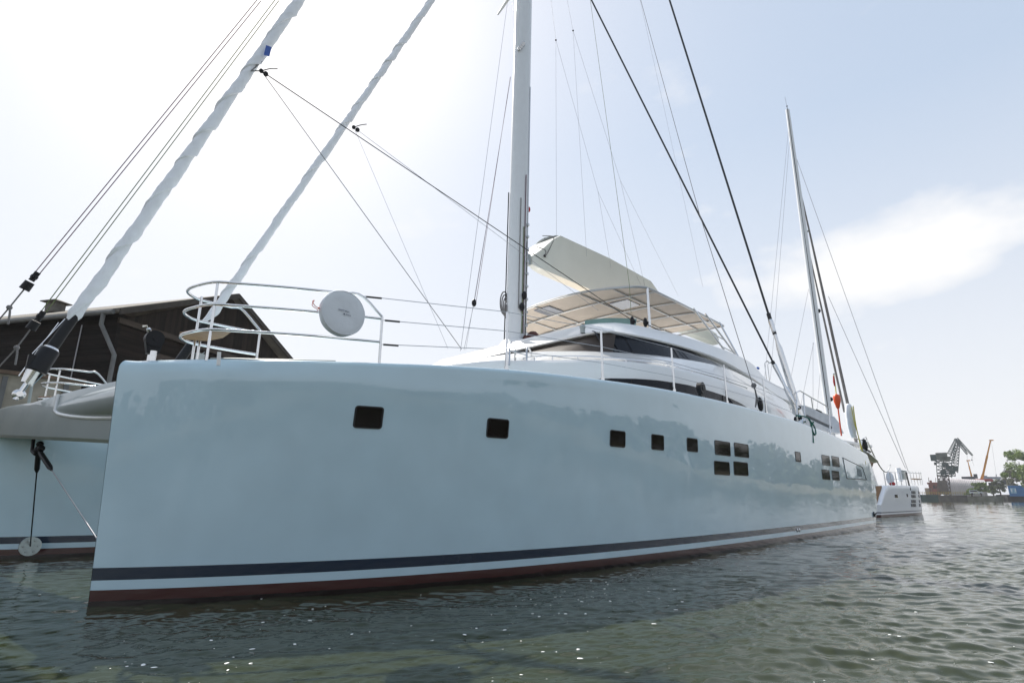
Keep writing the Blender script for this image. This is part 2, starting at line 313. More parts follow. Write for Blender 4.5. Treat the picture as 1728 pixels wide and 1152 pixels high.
bed = MB().add([(-6000, -6000, -3), (6000, -6000, -3), (6000, 6000, -3), (-6000, 6000, -3)], [(0, 1, 2, 3)]).build('river_bed', mat('river_mud', (.05, .045, .03), .9, var=.2, vscale=.2)); bed['kind'] = 'structure'

# ------------------------------------------------------------------ the big catamaran
cat = empty('sailing_catamaran', (O[0], O[1], 0), A)
tag(cat, 'huge glossy pale grey sailing catamaran with navy waterline stripe and flybridge filling the foreground', 'catamaran')
SX = [-.3, 1, 1.96, 2.55, 3.83, 4.27, 5.81, 8.53, 10.05, 11.64, 14.9, 18.21, 22.77, 27.95, 33.9, 37]
SZ = [3.63, 3.74, 3.78, 3.82, 3.91, 3.94, 4.07, 4.20, 4.27, 4.34, 4.41, 4.45, 4.46, 4.29, 3.87, 3.6]
SXd = np.linspace(-.3, 37, 300); _k = np.ones(25) / 25
_sz = np.interp(SXd, SX, SZ); SZd = np.convolve(np.pad(_sz, 12, mode='edge'), _k, 'valid'); SZd[:14] = _sz[:14]
def sheer(x): return float(np.interp(x, SXd, SZd))
def bwl(s): return 3.66 * (1 - math.exp(-max(s, 0) / 5.0)) + .012
def bdk(s): return 3.76 * (1 - math.exp(-max(s, 0) / 4.0)) + .012
def bin_(s): return 2.2 * (1 - math.exp(-max(s, 0) / 3.2)) + .012
def stem(z):
    s = -.19 * max(z, 0) / 3.6
    if z > 3.46: s += .11 * (1 - math.sqrt(max(0, 1 - min(1, (z - 3.46) / .2) ** 2)))
    return s
def stern(z): return float(np.interp(z, [-.6, 0, .3, 1.2, 2.2, 3.2, 3.6, 4], [33.2, 33.6, 34.0, 35.0, 35.4, 34.9, 34.3, 33.9]))
def outer(x, z):                            # half breadth outboard
    v = min(max(z / sheer(x), 0), 1); s = x - stem(z)
    b = bwl(s) + (bdk(s) - bwl(s)) * v
    tap = 1 - .05 * max(0, (x - 24) / 11) ** 2
    return b * tap * (1 + min(z, 0) * .25)
def make_hull(sign, dx):
    mb = MB(); NR, NC = 30, 110; wv = np.linspace(0, 1, NC) ** 1.7; cols = []
    for wq in wv:
        colp = []; xm = wq * 34
        top = sheer(xm) - .1; zz = [-.6 + (top + .6) * i / (NR - 1) for i in range(NR)]
        def xat(z): return stem(z) + (stern(z) - stem(z)) * wq
        for z in zz:
            x = xat(z); colp.append((x, -outer(x, z), z))
        x0 = xat(top); b = outer(x0, top); rr_ = min(.1, b * .7)
        for q in range(1, 6):
            ph = q / 5 * math.pi / 2; colp.append((xat(top + .1 * math.sin(ph)), -(b - rr_ * (1 - math.cos(ph))), top + .1 * math.sin(ph)))
        bi = bin_(x0 - stem(top))
        ri = min(.1, bi * .7)
        for q in range(5, -1, -1):
            ph = q / 5 * math.pi / 2; colp.append((xat(top + .1 * math.sin(ph)), (bi - ri * (1 - math.cos(ph))), top + .1 * math.sin(ph)))
        for z in zz[::-1][1:]:
            x = xat(z); colp.append((x, bin_(x - stem(z)) * (1 + min(z, 0) * .25), z))
        cols.append(colp)
    nrow = len(cols[0]); vs = []; fs = []
    for c in cols:
        for (x, y, z) in c: vs.append((x + dx, sign * (HY - y * 1.0) if sign > 0 else -HY + y, z))
    if sign > 0: vs = [(x + dx, HY - y, z) for c in cols for (x, y, z) in c]
    for i in range(NC - 1):
        for j in range(nrow - 1): fs.append((i * nrow + j, (i + 1) * nrow + j, (i + 1) * nrow + j + 1, i * nrow + j + 1))
    b = (NC - 1) * nrow
    for j in range(nrow // 2 - 1): fs.append((b + j, b + j + 1, b + nrow - 2 - j, b + nrow - 1 - j))
    return mb.add(vs, fs).build('hull', M['hull'], cat, smooth=50, weld=True)
hull_p = make_hull(-1, 0); hull_s = make_hull(1, -.42)
hull_p['label'] = 'near hull with its row of small dark windows'; hull_s['label'] = 'far hull seen behind the bow'
def hull_hit(px, py):
    r = lray(px, py); lo, hi = 1., 80.
    for _ in range(60):
        m_ = (lo + hi) / 2; q = C0 + m_ * r
        if q[1] + HY + outer(q[0], min(q[2], 5)) < 0: lo = m_
        else: hi = m_
    return C0 + lo * r
def rrect(x0, x1, z0, z1, rad, off, n=5):
    pts = []
    for cx, cz, a0 in ((x1 - rad, z1 - rad, 0), (x0 + rad, z1 - rad, 90), (x0 + rad, z0 + rad, 180), (x1 - rad, z0 + rad, 270)):
        for i in range(n + 1):
            a = R(a0 + 90 * i / n); x = cx + rad * math.cos(a); z = cz + rad * math.sin(a); pts.append((x, -HY - outer(x, z) - off, z))
    return pts
PORTS = [(597, 685, 646, 723), (821, 706, 858, 739), (1029, 726, 1055, 754), (1099, 733, 1120, 759), (1159, 739, 1177, 762),
         (1206, 744, 1232, 768), (1239, 748, 1263, 771), (1205, 778, 1231, 801), (1238, 779, 1262, 802), (1342, 762, 1351, 779),
         (1387, 768, 1400, 785), (1404, 770, 1416, 787), (1387, 792, 1400, 809), (1404, 794, 1416, 810)]
for a, b, c, d in PORTS:
    x0 = hull_hit(a, (b + d) / 2)[0]; x1 = hull_hit(c, (b + d) / 2)[0]; z1 = hull_hit((a + c) / 2, b)[2]; z0 = hull_hit((a + c) / 2, d)[2]
    mb = MB(); ro = .055
    o0 = rrect(x0, x1, z0, z1, ro, -.01); o1 = rrect(x0, x1, z0, z1, ro, .012); i1 = rrect(x0 + .022, x1 - .022, z0 + .022, z1 - .022, ro * .7, .012); i0 = rrect(x0 + .022, x1 - .022, z0 + .022, z1 - .022, ro * .7, .004)
    mb.loft([o0, o1, i1, i0], m=0); mb.add(i0, [tuple(range(len(i0)))], 1)
    mb.build('porthole', [M['rubber'], M['portglass']], hull_p, smooth=30)
# hatch outline with louvres, near the stern
hp = [hull_hit(*q) for q in ((1422, 772), (1455, 788), (1462, 809), (1429, 807))]
mb = MB(); pts = [(p[0], -HY - outer(p[0], p[2]) - .004, p[2]) for p in hp]; mb.tube(pts, .02, 6, closed=True)
lv = [hull_hit(*q) for q in ((1446, 789), (1452, 792), (1454, 804), (1448, 803))]
for i in range(4):
    k = i / 3; t0 = lv[0] * (1 - k) + lv[1] * k; t1 = lv[3] * (1 - k) + lv[2] * k
    mb.bar((t0[0], -HY - outer(t0[0], t0[2]) - .004, t0[2]), (t1[0], -HY - outer(t1[0], t1[2]) - .004, t1[2]), .012, 6)
mb.build('side_hatch', M['rubber'], hull_p)
q = hull_hit(1474, 868); mb = MB(); yb = -HY - outer(q[0], q[2])
mb.ball((q[0], yb - .03, q[2]), .09, 10, sc=(1, .5, 1)).bar((q[0], yb, q[2] - .1), (q[0] + .3, yb - .08, q[2] + .08), .03).bar((q[0] + .1, yb, q[2] + .16), (q[0] + .1, yb - .06, q[2] - .12), .03)
mb.build('exhaust_outlet', M['black'], hull_p)
q = hull_hit(1347, 894)
for dxx in (-.12, .12): MB().ball((q[0] + dxx, -HY - outer(q[0], q[2]) - .01, q[2]), .07, 8, sc=(1, .4, 1)).build('skin_fitting', M['dullsteel'], hull_p)
# aft sugar scoop steps and transom cover, near hull
mb = MB()
for i in range(5): mb.box((34.6 + .25 * i, -6.2, 3.0 - .55 * i), (.5, 3.2, .12))
mb.build('transom_steps', M['teak'], cat, bevel=.01)
def side_pt(x, z): return np.array([x, -HY - outer(x, z), z])
mb = MB(); lo_ = []
for x, zt, hw in ((32.6, 3.98, .1), (33.4, 4.08, .35), (34.4, 4.08, .5), (35.6, 3.92, .5), (36.6, 3.70, .35), (36.9, 3.55, .12)):
    lo_.append([(x, -8.6, zt - hw * .3), (x, -8.55, zt), (x, -7.5, zt + .2), (x, -6.5, zt), (x, -6.45, zt - hw * .3), (x, -7.5, zt - .28)])
mb.loft(lo_, cap0=True, cap1=True).build('aft_cover', M['white'], cat, smooth=60)
mb = MB().poly([(34.5, -8.5, 3.5), (36.3, -8.45, 3.45), (36.0, -8.4, 3.2), (34.6, -8.5, 3.3)], (0, .25, 0)).build('aft_bracket', M['teak'], cat)
# ---- bridge deck and forward beam
mb = MB(); lo_ = []
for x, zb, zt in ((4.2, 3.3, 3.7), (4.6, 2.6, 4.0), (6, 2.3, 4.1), (12, 2.3, 4.3), (28, 2.3, 4.3), (31, 2.6, 4.2)):
    lo_.append([(x, -3.4, zb), (x, -3.4, zt), (x, 3.4, zt), (x, 3.4, zb)])
mb.loft(lo_, cap0=True, cap1=True).build('bridge_deck', M['greypaint'], cat, smooth=30)
mb = MB(); lo_ = []
def bface(y): return -.55 - .082 * y + .0136 * y * y
for y in np.linspace(-4.9, 5, 21):
    zb = 2.72 + .075 * y; zt = 3.47 + .07 * max(y, 0); xf = bface(y)
    lo_.append([(xf, y, zb + .06), (xf - .02, y, zb + .3), (xf, y, zt - .07), (xf + .03, y, zt), (xf + 1.05, y, zt), (xf + 1.1, y, zt - .1), (xf + 1.1, y, zb + .06), (xf + 1.05, y, zb), (xf + .05, y, zb)])
mb.loft(lo_, cap0=True, cap1=True).build('forward_beam', M['greypaint'], cat, smooth=30)
TB0, TB1 = Vector((-.28, .35, 3.22)), Vector((.14, -4.95, 3.08))
mb = MB(); mb.tube([TB0.lerp(TB1, i / 14) for i in range(15)], [.27] * 15, 28)
mb.build('cross_tube', M['greypaint'], cat)
mb = MB(); cv = []
for y in np.linspace(.1, -4.6, 26):
    k = (y - TB0.y) / (TB1.y - TB0.y); c = TB0.lerp(TB1, k); e = bface(y) - .02 - c.x
    if abs(e) < .27: cv.append((bface(y) - .02, y, c.z - math.sqrt(.27 ** 2 - e * e) - .015))
cv = [(cv[0][0], cv[0][1] + .03, 3.46)] + cv
mb.tube(cv, .035, 8).build('tube_collar', M['white'], cat, smooth=60)
# bobstays below the beam
AP = aty(70, 748, 0); AP = np.array([-.25, 0, 2.5]); mb = MB()
mb.tube([(-.3, .55, 2.75), (-.3, .4, 2.5), (-.28, .08, 2.42), AP], .035, 8); mb.ball(AP, .09, 10).ball(AP + [.02, -.12, .03], .07, 10).ball(AP + [0, -.02, .12], .07, 8)
mb.build('bobstay_bracket', M['black'], cat)
for yt, xt, zt_, sgn in ((3.95, .55, .33, 1), (-4.2, .55, .33, -1)):
    e = np.array([xt, yt, zt_]); d = e - AP; mb = MB()
    mb.tube([AP, AP + d * .03, AP + d * .05, AP + d * .17, AP + d * .2], [.03, .045, .05, .05, .02], 8, 0); mb.bar(AP + d * .2, e, .014 if sgn > 0 else .011, 6, 1)
    mb.build('bobstay', [M['black'], M['wire'] if sgn < 0 else M['black']], cat)
mb = MB(); e = np.array([.55, 3.98, .33]); mb.tube([e + [0, -.05, 0], e + [0, .03, 0]], .23, 24); 
for k in range(6): mb.ball(e + [.15 * math.cos(k * 1.047), -.06, .15 * math.sin(k * 1.047)], .025, 6)
mb.build('chain_plate', M['dullsteel'], cat)

# ---- superstructure
def halfloop(half, n=44, smooth=True):
    P = curve(half, 160) if smooth else half
    P = rs(P, n); st = [(x, -y, z) for x, y, z in P[::-1][:-1]]; return st + [tuple(p) for p in P]     # starboard aft -> front -> port aft
def ring(loops, caplast=False, capfirst=False):
    mb = MB(); mb.loft(loops, closed=True)
    n = len(loops[0]); h = n // 2
    for idx, do in ((len(loops) - 1, caplast), (0, capfirst)):
        if do:
            b = idx * n
            mb.f += [(b + i, b + i + 1, b + n - 2 - i, b + n - 1 - i) for i in range(h)]; mb.m += [0] * h
    return mb
PLA = [(8.3, 0), (8.4, -2.5), (8.9, -4.1), (9.8, -5.2), (10.6, -6.05), (11.6, -6.85), (13.6, -7.55), (16.8, -7.85), (21, -7.8), (25, -7.5), (28.6, -7.0), (30.5, -6.2), (30.9, -5)]
def tierA(z, inset=0, aft=0):
    P = []
    for i, (x, y) in enumerate(PLA):
        P.append((x + inset * (1 if i < 5 else .3), y + inset * (1 if i > 2 else .3), z(x) if callable(z) else z))
    return P
topA = lambda x: 5.30 + .10 * min(1, max(0, (x - 9) / 6)) - .35 * max(0, (x - 22) / 9) ** 1.5
PLB = [(10.5, 0, 6.05), (10.6, -2.5, 6.05), (10.95, -3.85, 6.05), (11.6, -4.6, 6.08), (12.5, -5.35, 6.12), (13.8, -6.05, 6.18), (15.6, -6.65, 6.27), (17.8, -6.95, 6.4), (20.5, -6.75, 6.62), (24, -6.5, 6.6), (28, -6.35, 6.3), (30, -5.9, 6.2), (30.6, -5, 6.2)]
loops = [halfloop(tierA(3.6)), halfloop(tierA(5.0)), halfloop(tierA(topA, .03)), halfloop(tierA(lambda x: topA(x) + .10, .10)), halfloop(tierA(lambda x: topA(x) + .12, .35)),
         halfloop([(x - .12 * (i < 5), y - .25 * (i > 2), z - .14) for i, (x, y, z) in enumerate(PLB)]), halfloop(PLB), halfloop([(x + .1, y * .985, z + .05) for x, y, z in PLB]), halfloop([(x + .5 * (i < 5), y * .93, z + .05) for i, (x, y, z) in enumerate(PLB)])]
house = ring(loops, caplast=True).build('deckhouse', M['white'], cat, smooth=35)
# upper wall from the ledge to the roof
WB = [(12.3, 0, 6.0), (12.35, -3.0, 6.0), (12.55, -4.6, 6.02), (13.15, -5.45, 6.05), (15.6, -6.2, 6.15), (18, -6.5, 6.3), (20.5, -6.5, 6.5), (24, -6.35, 6.5), (28, -6.2, 6.2), (30, -5.6, 6.1)]
WT = [(13.7, 0, 7.08), (13.72, -3.2, 7.08), (13.75, -4.9, 7.08), (13.95, -5.25, 7.08), (15.9, -5.82, 7.1), (18.1, -6.04, 7.12), (20.5, -6.1, 7.16), (24, -6.05, 7.15), (28, -5.95, 7.0), (30, -5.5, 6.95)]
ring([halfloop(WB), halfloop(WT)]).build('upper_wall', M['white'], cat, smooth=35)
WBd = np.array([p for p in curve(WB, 300) if p[1] < -5.0]); WTd = np.array([p for p in curve(WT, 300) if p[1] < -4.9])
def wallpt(x, k, off):                     # point on the upper side wall, k = 0 ledge .. 1 roof, x station
    b = WBd; t = WTd
    yb, zb = np.interp(x, b[:, 0], b[:, 1]), np.interp(x, b[:, 0], b[:, 2]); yt, zt = np.interp(x, t[:, 0], t[:, 1]), np.interp(x, t[:, 0], t[:, 2])
    return np.array([x, yb + (yt - yb) * k - off, zb + (zt - zb) * k])
def wallstrip(x0, x1, k0, k1, off, tip=None, n=24, z_off=0):
    a, b = [], []
    for i in range(n + 1):
        x = x0 + (x1 - x0) * i / n; kt = k1
        if tip and x > tip[0]: kt = k0 + (k1 - k0) * (1 - ((x - tip[0]) / (x1 - tip[0])) ** tip[1])
        a.append(wallpt(x, k0, off)); b.append(wallpt(x, kt, off))
    mb = MB(); mb.loft([a, b], closed=False); mb.loft([b, [p + np.array([0, off + .02, 0]) for p in b]], closed=False); return mb
wallstrip(13.25, 21.9, .05, 1.0, .05, (17.6, 2.0)).build('window_surround', M['rubber'], cat, smooth=40)
for x0, x1, k1 in ((13.42, 14.32, .97), (14.36, 16.55, .97)):
    wallstrip(x0, x1, .06, k1, .07, None).build('side_window', M['glass'], cat, smooth=40)
wallstrip(16.85, 21.3, .06, .95, .07, (17.6, 2.0)).build('side_window', M['glass'], cat, smooth=40)
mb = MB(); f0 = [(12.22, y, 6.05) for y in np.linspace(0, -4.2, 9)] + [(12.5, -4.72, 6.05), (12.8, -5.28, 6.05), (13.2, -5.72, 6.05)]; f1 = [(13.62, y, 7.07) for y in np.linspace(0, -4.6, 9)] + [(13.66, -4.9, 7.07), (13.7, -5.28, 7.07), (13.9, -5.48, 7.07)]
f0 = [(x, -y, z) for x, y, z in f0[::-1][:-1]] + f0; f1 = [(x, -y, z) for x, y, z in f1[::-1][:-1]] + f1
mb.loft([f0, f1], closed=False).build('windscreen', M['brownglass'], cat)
# roof / flybridge deck
RB = [(13.35, 0, 7.02), (13.35, -2.5, 7.02), (13.36, -4.6, 7.02), (13.52, -5.3, 7.02), (14.3, -5.62, 7.03), (15.9, -5.98, 7.05), (18.1, -6.2, 7.1), (20.5, -6.3, 7.12), (23, -6.3, 7.0), (26, -6.2, 6.75), (28.5, -6.1, 6.55), (31.5, -6.0, 6.52), (33.2, -5.7, 6.6), (33.5, -4.6, 6.62)]
RT = [(13.98, 0, 7.66), (13.98, -2.5, 7.66), (14.05, -4.1, 7.66), (14.55, -4.9, 7.68), (15.0, -5.15, 7.70), (15.9, -5.45, 7.72), (18.1, -5.85, 7.76), (20.8, -6.0, 7.85), (23.4, -6.0, 7.93), (25.6, -5.98, 7.84), (27.4, -5.95, 7.38), (31, -5.85, 7.25), (33, -5.55, 7.18), (33.3, -4.5, 7.18)]
def shift(Pt, dx, fy, dz): return [(x + dx * (i < 5), y * fy, z + dz) for i, (x, y, z) in enumerate(Pt)]
loops = [halfloop(shift(RB, .35, .95, .02)), halfloop(RB), halfloop([(x - .01, y * 1.004, z + .05) for x, y, z in RB]), halfloop([(x - .03, y * 1.004, z - .06) for x, y, z in RT]), halfloop(RT), halfloop(shift(RT, .12, .975, .02)), halfloop(shift(RT, .4, .94, -.02)), halfloop([(x + .5 * (i < 5), y * .93, min(z, 7.6) - .3) for i, (x, y, z) in enumerate(RT)])]
ring(loops, caplast=True, capfirst=True).build('flybridge_roof', M['white'], cat, smooth=35)
mb = MB().box((16.2, -5.62, 7.42), (.16, .08, .07)).build('deck_light', M['dullsteel'], cat, bevel=.01)
# saloon windows, low on the deckhouse side
LW = np.array([(x, y) for x, y in PLA[3:11]])
def lowpt(x, z, off): 
    xs = np.array([p[0] for p in LWc]); ys = np.array([p[1] for p in LWc]); return (x, float(np.interp(x, xs, ys)) - off, z)
LWc = rs(curve([(x, y, 0) for x, y in PLA], 200), 200); LWc = [p for p in LWc if p[1] < -5.0 and p[0] < 30]
def lowstrip(x0, x1, off):
    a, b = [], []
    for i in range(17):
        x = x0 + (x1 - x0) * i / 16; zt = float(np.interp(x, [9.8, 10.3, 11.2, 12.5, 14.5, 16.5, 18, 20, 22], [4.62, 4.74, 4.86, 4.95, 4.99, 4.95, 4.86, 4.62, 4.3]))
        a.append(lowpt(x, 4.15, off)); b.append(lowpt(x, zt - (.0 if off < .02 else .015), off))
    mb = MB(); mb.loft([a, b], closed=False); mb.loft([b, [(p[0], p[1] + off + .02, p[2]) for p in b]], closed=False); return mb
lowstrip(9.9, 22, .012).build('saloon_window_surround', M['rubber'], cat)
for x0, x1 in ((10.1, 12.0), (12.04, 13.5), (13.54, 15.0), (15.04, 16.4), (16.7, 18.3), (18.34, 21.4)):
    lowstrip(x0, x1, .03).build('saloon_window', M['glass'], cat)
# faint lime marks beside the saloon window
mb = MB()
for px, py0, py1 in ((957, 628, 620), (961, 632, 620), (968, 632, 620), (978, 633, 620), (986, 634, 626)):
    a = atz(px, py0, 4.75); x = a[0]; MB().bar(lowpt(x, 4.62, .015), lowpt(x - .05, 4.85, .015), .02, 4).build('lime_mark', M['limemark'], house)
# handrail on the ledge
hr = [atz(px, py, 5.62 if px > 1000 else 5.62) for px, py in ((884, 604), (915, 601), (948, 601), (1002, 602), (1095, 610), (1150, 621), (1209, 637), (1260, 654))]
hr = [(a[0], a[1], a[2]) for a in hr]; cv = curve(hr, 50); mb = MB(); mb.tube([np.array(hr[0]) - [0, 0, .3]] + list(cv), .028, 8)
for i in (4, 11, 18, 25, 31, 37, 43, 49): mb.bar(cv[i], cv[i] - np.array([0, 0, .26]), .022, 6)
mb.build('grab_rail', M['steel'], cat)
# boarding ladder hoops on the foredeck
mb = MB()
for x0 in (9.0, 9.75):
    y0 = -4.85
    mb.tube(curve([(x0, y0 - .1, 5.15), (x0 + .12, y0, 5.5), (x0 + .25, y0 + .1, 5.85), (x0 + .5, y0 + .25, 5.95), (x0 + .75, y0 + .35, 5.8), (x0 + .8, y0 + .4, 5.45)], 24), .03, 8)
mb.bar((9.2, -4.8, 5.62), (9.95, -4.8, 5.62), .022); mb.build('step_hoop', M['dullsteel'], cat)

# ---- hard top over the flybridge
HZ = 10.4
def htz(y): return HZ + .20 * (1 - (y / 4.3) ** 2)
ho = [(17.55, 0), (17.6, -1.2), (17.78, -2.2), (18.1, -3.3), (18.45, -3.95), (18.8, -4.2), (20.5, -4.28), (23.5, -4.33), (26.6, -4.36)]
hol = [(x, y, htz(y)) for x, y in ho]
hc = rs(curve(hol, 120), 40); perim = [(x, -y, z) for x, y, z in hc[::-1][:-1]] + [tuple(p) for p in hc]
mb = MB(); top_ = []; bot_ = []
_x = np.maximum.accumulate(hc[:, 0] + np.arange(len(hc)) * 1e-6)
for x in np.r_[np.linspace(17.56, 18.8, 14), np.linspace(19.2, 26.6, 14)]:
    ym = float(np.interp(x, _x, hc[:, 1])); yy = np.linspace(ym, -ym, 15)
    bot_.append([(x, y, htz(y)) for y in yy] + [(x, y, htz(y) + .05) for y in yy[::-1]])
mb.loft(bot_, cap0=True, cap1=True).build('hardtop_panel', M['fabric'], cat, smooth=30)
mb = MB(); mb.tube([(x, y, z - .02) for x, y, z in perim], .05, 8, closed=True)
for y in (-2.9, -1.35, 1.35, 2.9): mb.bar((17.7 if abs(y) < 2 else 18.1, y, htz(y) - .05), (26.6, y, htz(y) - .05), .035)
for x in (19.3, 21.3, 23.3, 25.2):
    yy = np.linspace(-4.25, 4.25, 15); mb.tube([(x, y, htz(y) - .06) for y in yy], .045, 8)
mb.build('hardtop_frame', M['dullsteel'], cat)
for x, y in ((20.3, -2.1), (18.65, 1.3)):
    MB().box((x, y, htz(y) - .03), (1.15, 1.0, .05)).build('skylight', M['skylight'], cat, bevel=.01)
for x, y in ((18.75, -4.18), (18.75, 4.18), (18.0, 2.4)):
    MB().bar((x, y, 7.3), (x, y, htz(y) - .03), .065 if y < 0 else .05, 12).build('hardtop_post', M['steel'], cat)
for px0, py0, px1, py1, px2, py2 in ((1170, 520, 1222, 590, 0, 0), (1190, 529, 1243, 601, 0, 0), (1214, 544, 1247, 604, 0, 0)):
    a = aty(px0, py0, -4.32); b = aty(px1, py1, -5.2)
    MB().bar(a, b, .05, 10).build('hardtop_strut', M['steel'], cat)
s0, s1 = (aty(1170, 520, -4.32), aty(1222, 590, -5.2)), (aty(1190, 529, -4.32), aty(1243, 601, -5.2))
for k in (.28, .62, .92): MB().bar(s0[0] * (1 - k) + s0[1] * k, s1[0] * (1 - k) + s1[1] * k, .03, 8).build('strut_rung', M['steel'], cat)
# flybridge windscreen (tinted acrylic)
mb = MB(); b0 = curve([(16.3, -2.2, 7.6), (16.9, -3.0, 7.6), (18.0, -3.7, 7.6)], 24); t0 = [p + np.array([.5, 0, 1.28 + .14 * i / 23]) for i, p in enumerate(b0)]
mb.loft([b0, t0, [p + np.array([.03, 0, 0]) for p in t0], [p + np.array([.03, 0, 0]) for p in b0]], closed=False)
mb.build('flybridge_windscreen', M['greenglass'], cat)
# helm seats and console glimpsed under the hard top
mb = MB().box((19.4, -1.9, 8.0), (.9, 1.4, 1.0)).build('helm_console', M['white'], cat, bevel=.08)

# ---- mast and boom
def mx(z): return 14.75 + .0365 * (z - 8)
MZ = [7.2, 8, 12, 18, 24, 30, 38, 44, 46]
mb = MB(); lo_ = []
for z in MZ:
    k = 1 if z < 36 else 1 - .05 * (z - 36)
    lo_.append([(mx(z) + .5 * k * math.cos(a), .37 * k * math.sin(a), z) for a in np.linspace(0, 2 * math.pi, 33)[:-1]])
mb.loft(lo_, cap1=True); mast = mb.build('mast', M['mastpaint'], cat, smooth=60)
MB().tube([(mx(7.6), 0, 7.6), (mx(7.7), 0, 7.72), (mx(7.8), 0, 7.9)], [.8, .72, .56], 32).build('mast_collar', M['white'], mast)
for z, ln in ((19, 3.2), (28, 2.8), (37, 2.2)):
    for sg in (-1, 1):
        mb = MB(); mb.tube([(mx(z), sg * .3, z), (mx(z) + .9, sg * ln, z + .25)], [.13, .05], 10)
        if z > 25: mb.build('spreader', M['mastpaint'], mast)
mb = MB()                                  # mast track, cars and rope exits on the aft face
mb.tube([(mx(z) + .5 * math.cos(-1.02), .37 * math.sin(-1.02) - .01, z) for z in (8, 14, 21)], .04, 6); mb.build('mast_track', M['dullsteel'], mast)
for i in range(9):
    z = 8.6 + i * .6; MB().box((mx(z) + .5 * math.cos(-1.12), .37 * math.sin(-1.12) - .05, z), (.10, .12, .12)).build('track_car', M['dullsteel'], mast, bevel=.01)
def mastface(px, py):                      # point on the mast surface facing the camera
    p = aty(px, py, -.34); return p
def line(pts, r, m, name, parent=cat, n=6): return MB().tube(pts, r, n).build(name, M[m], parent, smooth=60)
def sfc(z, ang, off=.03): return (mx(z) + (.5 + off) * math.cos(ang), (.37 + off) * math.sin(ang), z)
AN = R(-110)
for (z0, z1, an, m_) in ((8.2, 15.9, -88, 'purplerope'), (9.3, 14.6, -118, 'rope'), (8.2, 13.2, -96, 'greenrope'), (7.9, 12.6, -66, 'rope'), (7.9, 14.2, -58, 'wire')):
    line([sfc(z, R(an)) for z in np.linspace(z0, z1, 5)], .022 if m_ != 'wire' else .015, m_, 'halyard', mast)
for z, an in ((9.9, -92), (9.35, -104), (7.95, -80)):
    p = sfc(z, R(an), .1); MB().ball(p, .15, 10, sc=(.8, .8, 1.3)).build('rope_clutch', M['black'], mast)
line([sfc(z, R(-212), .05) for z in np.linspace(7.8, 15, 6)], .028, 'black', 'halyard', mast)
mb = MB()
for k in range(5):
    p = np.array(sfc(9.6, R(-214), .10)); mb.tube([p + np.array([.02 * k, -.02 * k, .52 * math.cos(t) * (1 - .09 * k) - .1 * k]) + np.array([-.14 * math.sin(t), -.10 * math.sin(t) * (k - 2) * .5, 0]) for t in np.linspace(0, 2 * math.pi, 20)[:-1]], .03, 6, closed=True)
mb.build('rope_coil', M['rope'], mast)
MB().ball(sfc(14.4, R(-20), .06), .12, 10, sc=(.7, .7, 1.2)).build('steaming_light', M['red'], mast)
mb = MB(); 
for k in range(4): p = sfc(22.9 + .12 * k, R(-150 + 8 * k), .05); mb.ball(p, .11, 8)
mb.build('halyard_block', M['dullsteel'], mast)
MB().box((15.2, -.62, 7.85), (1.0, .5, .4), rz=.3).ball((15.0, -.75, 8.0), .28, 12).ball((15.6, -.6, 7.9), .2, 10).build('rope_bag', mat('maroon_rope_bag', (.10, .035, .03), .8, var=.4, vscale=9), cat)
# boom: deep V shaped trough
mb = MB(); lo_ = []
for x, zb, zt, hb, ht in ((15.75, 11.75, 12.15, .12, .16), (16.15, 11.68, 12.55, .2, .42), (16.55, 11.66, 13.05, .24, .72), (16.95, 11.66, 13.36, .25, .86), (21, 11.72, 13.5, .27, .95), (25.3, 11.8, 13.48, .27, .95), (26.4, 11.8, 13.1, .27, .85), (30, 11.84, 12.75, .27, .72), (35, 11.95, 12.5, .25, .55), (36, 12.0, 12.35, .18, .3)):
    lo_.append([(x, -hb, zb), (x, -ht + .02, zt - .05), (x, -ht, zt), (x, -ht + .1, zt + .02), (x, ht - .1, zt + .02), (x, ht, zt), (x, ht - .02, zt - .05), (x, hb, zb)])
boom = mb.loft(lo_, cap0=True, cap1=True).build('boom', M['cream'], cat, smooth=28)
MB().box((15.45, 0, 11.95), (.5, .2, .55)).bar((15.35, 0, 11.5), (15.35, 0, 12.4), .09).build('gooseneck', M['greypaint'], cat, bevel=.02)
MB().ball((16.3, -.42, 12.25), .07, 10).build('boom_pin', M['black'], boom)
mb = MB(); rg = np.random.default_rng(5)
prof = []
for i in range(14):
    x = 17.0 + i * .55; prof.append([(x, yy * .75, 13.38 + .012 * (x - 16) + (.16 + .1 * rg.random()) * (1 - (yy) ** 2) + .02 * rg.random()) for yy in np.linspace(-1, 1, 9)])
mb.loft(prof, closed=False).build('stowed_sail', M['sail'], boom, smooth=60)
line(curve([(15.9, -.3, 12.6), (16.1, -.62, 12.4), (16.25, -.5, 12.2), (16.5, -.6, 12.7), (16.6, -.72, 13.2), (16.3, -.3, 13.3)], 24), .02, 'rope', 'reef_line', boom)

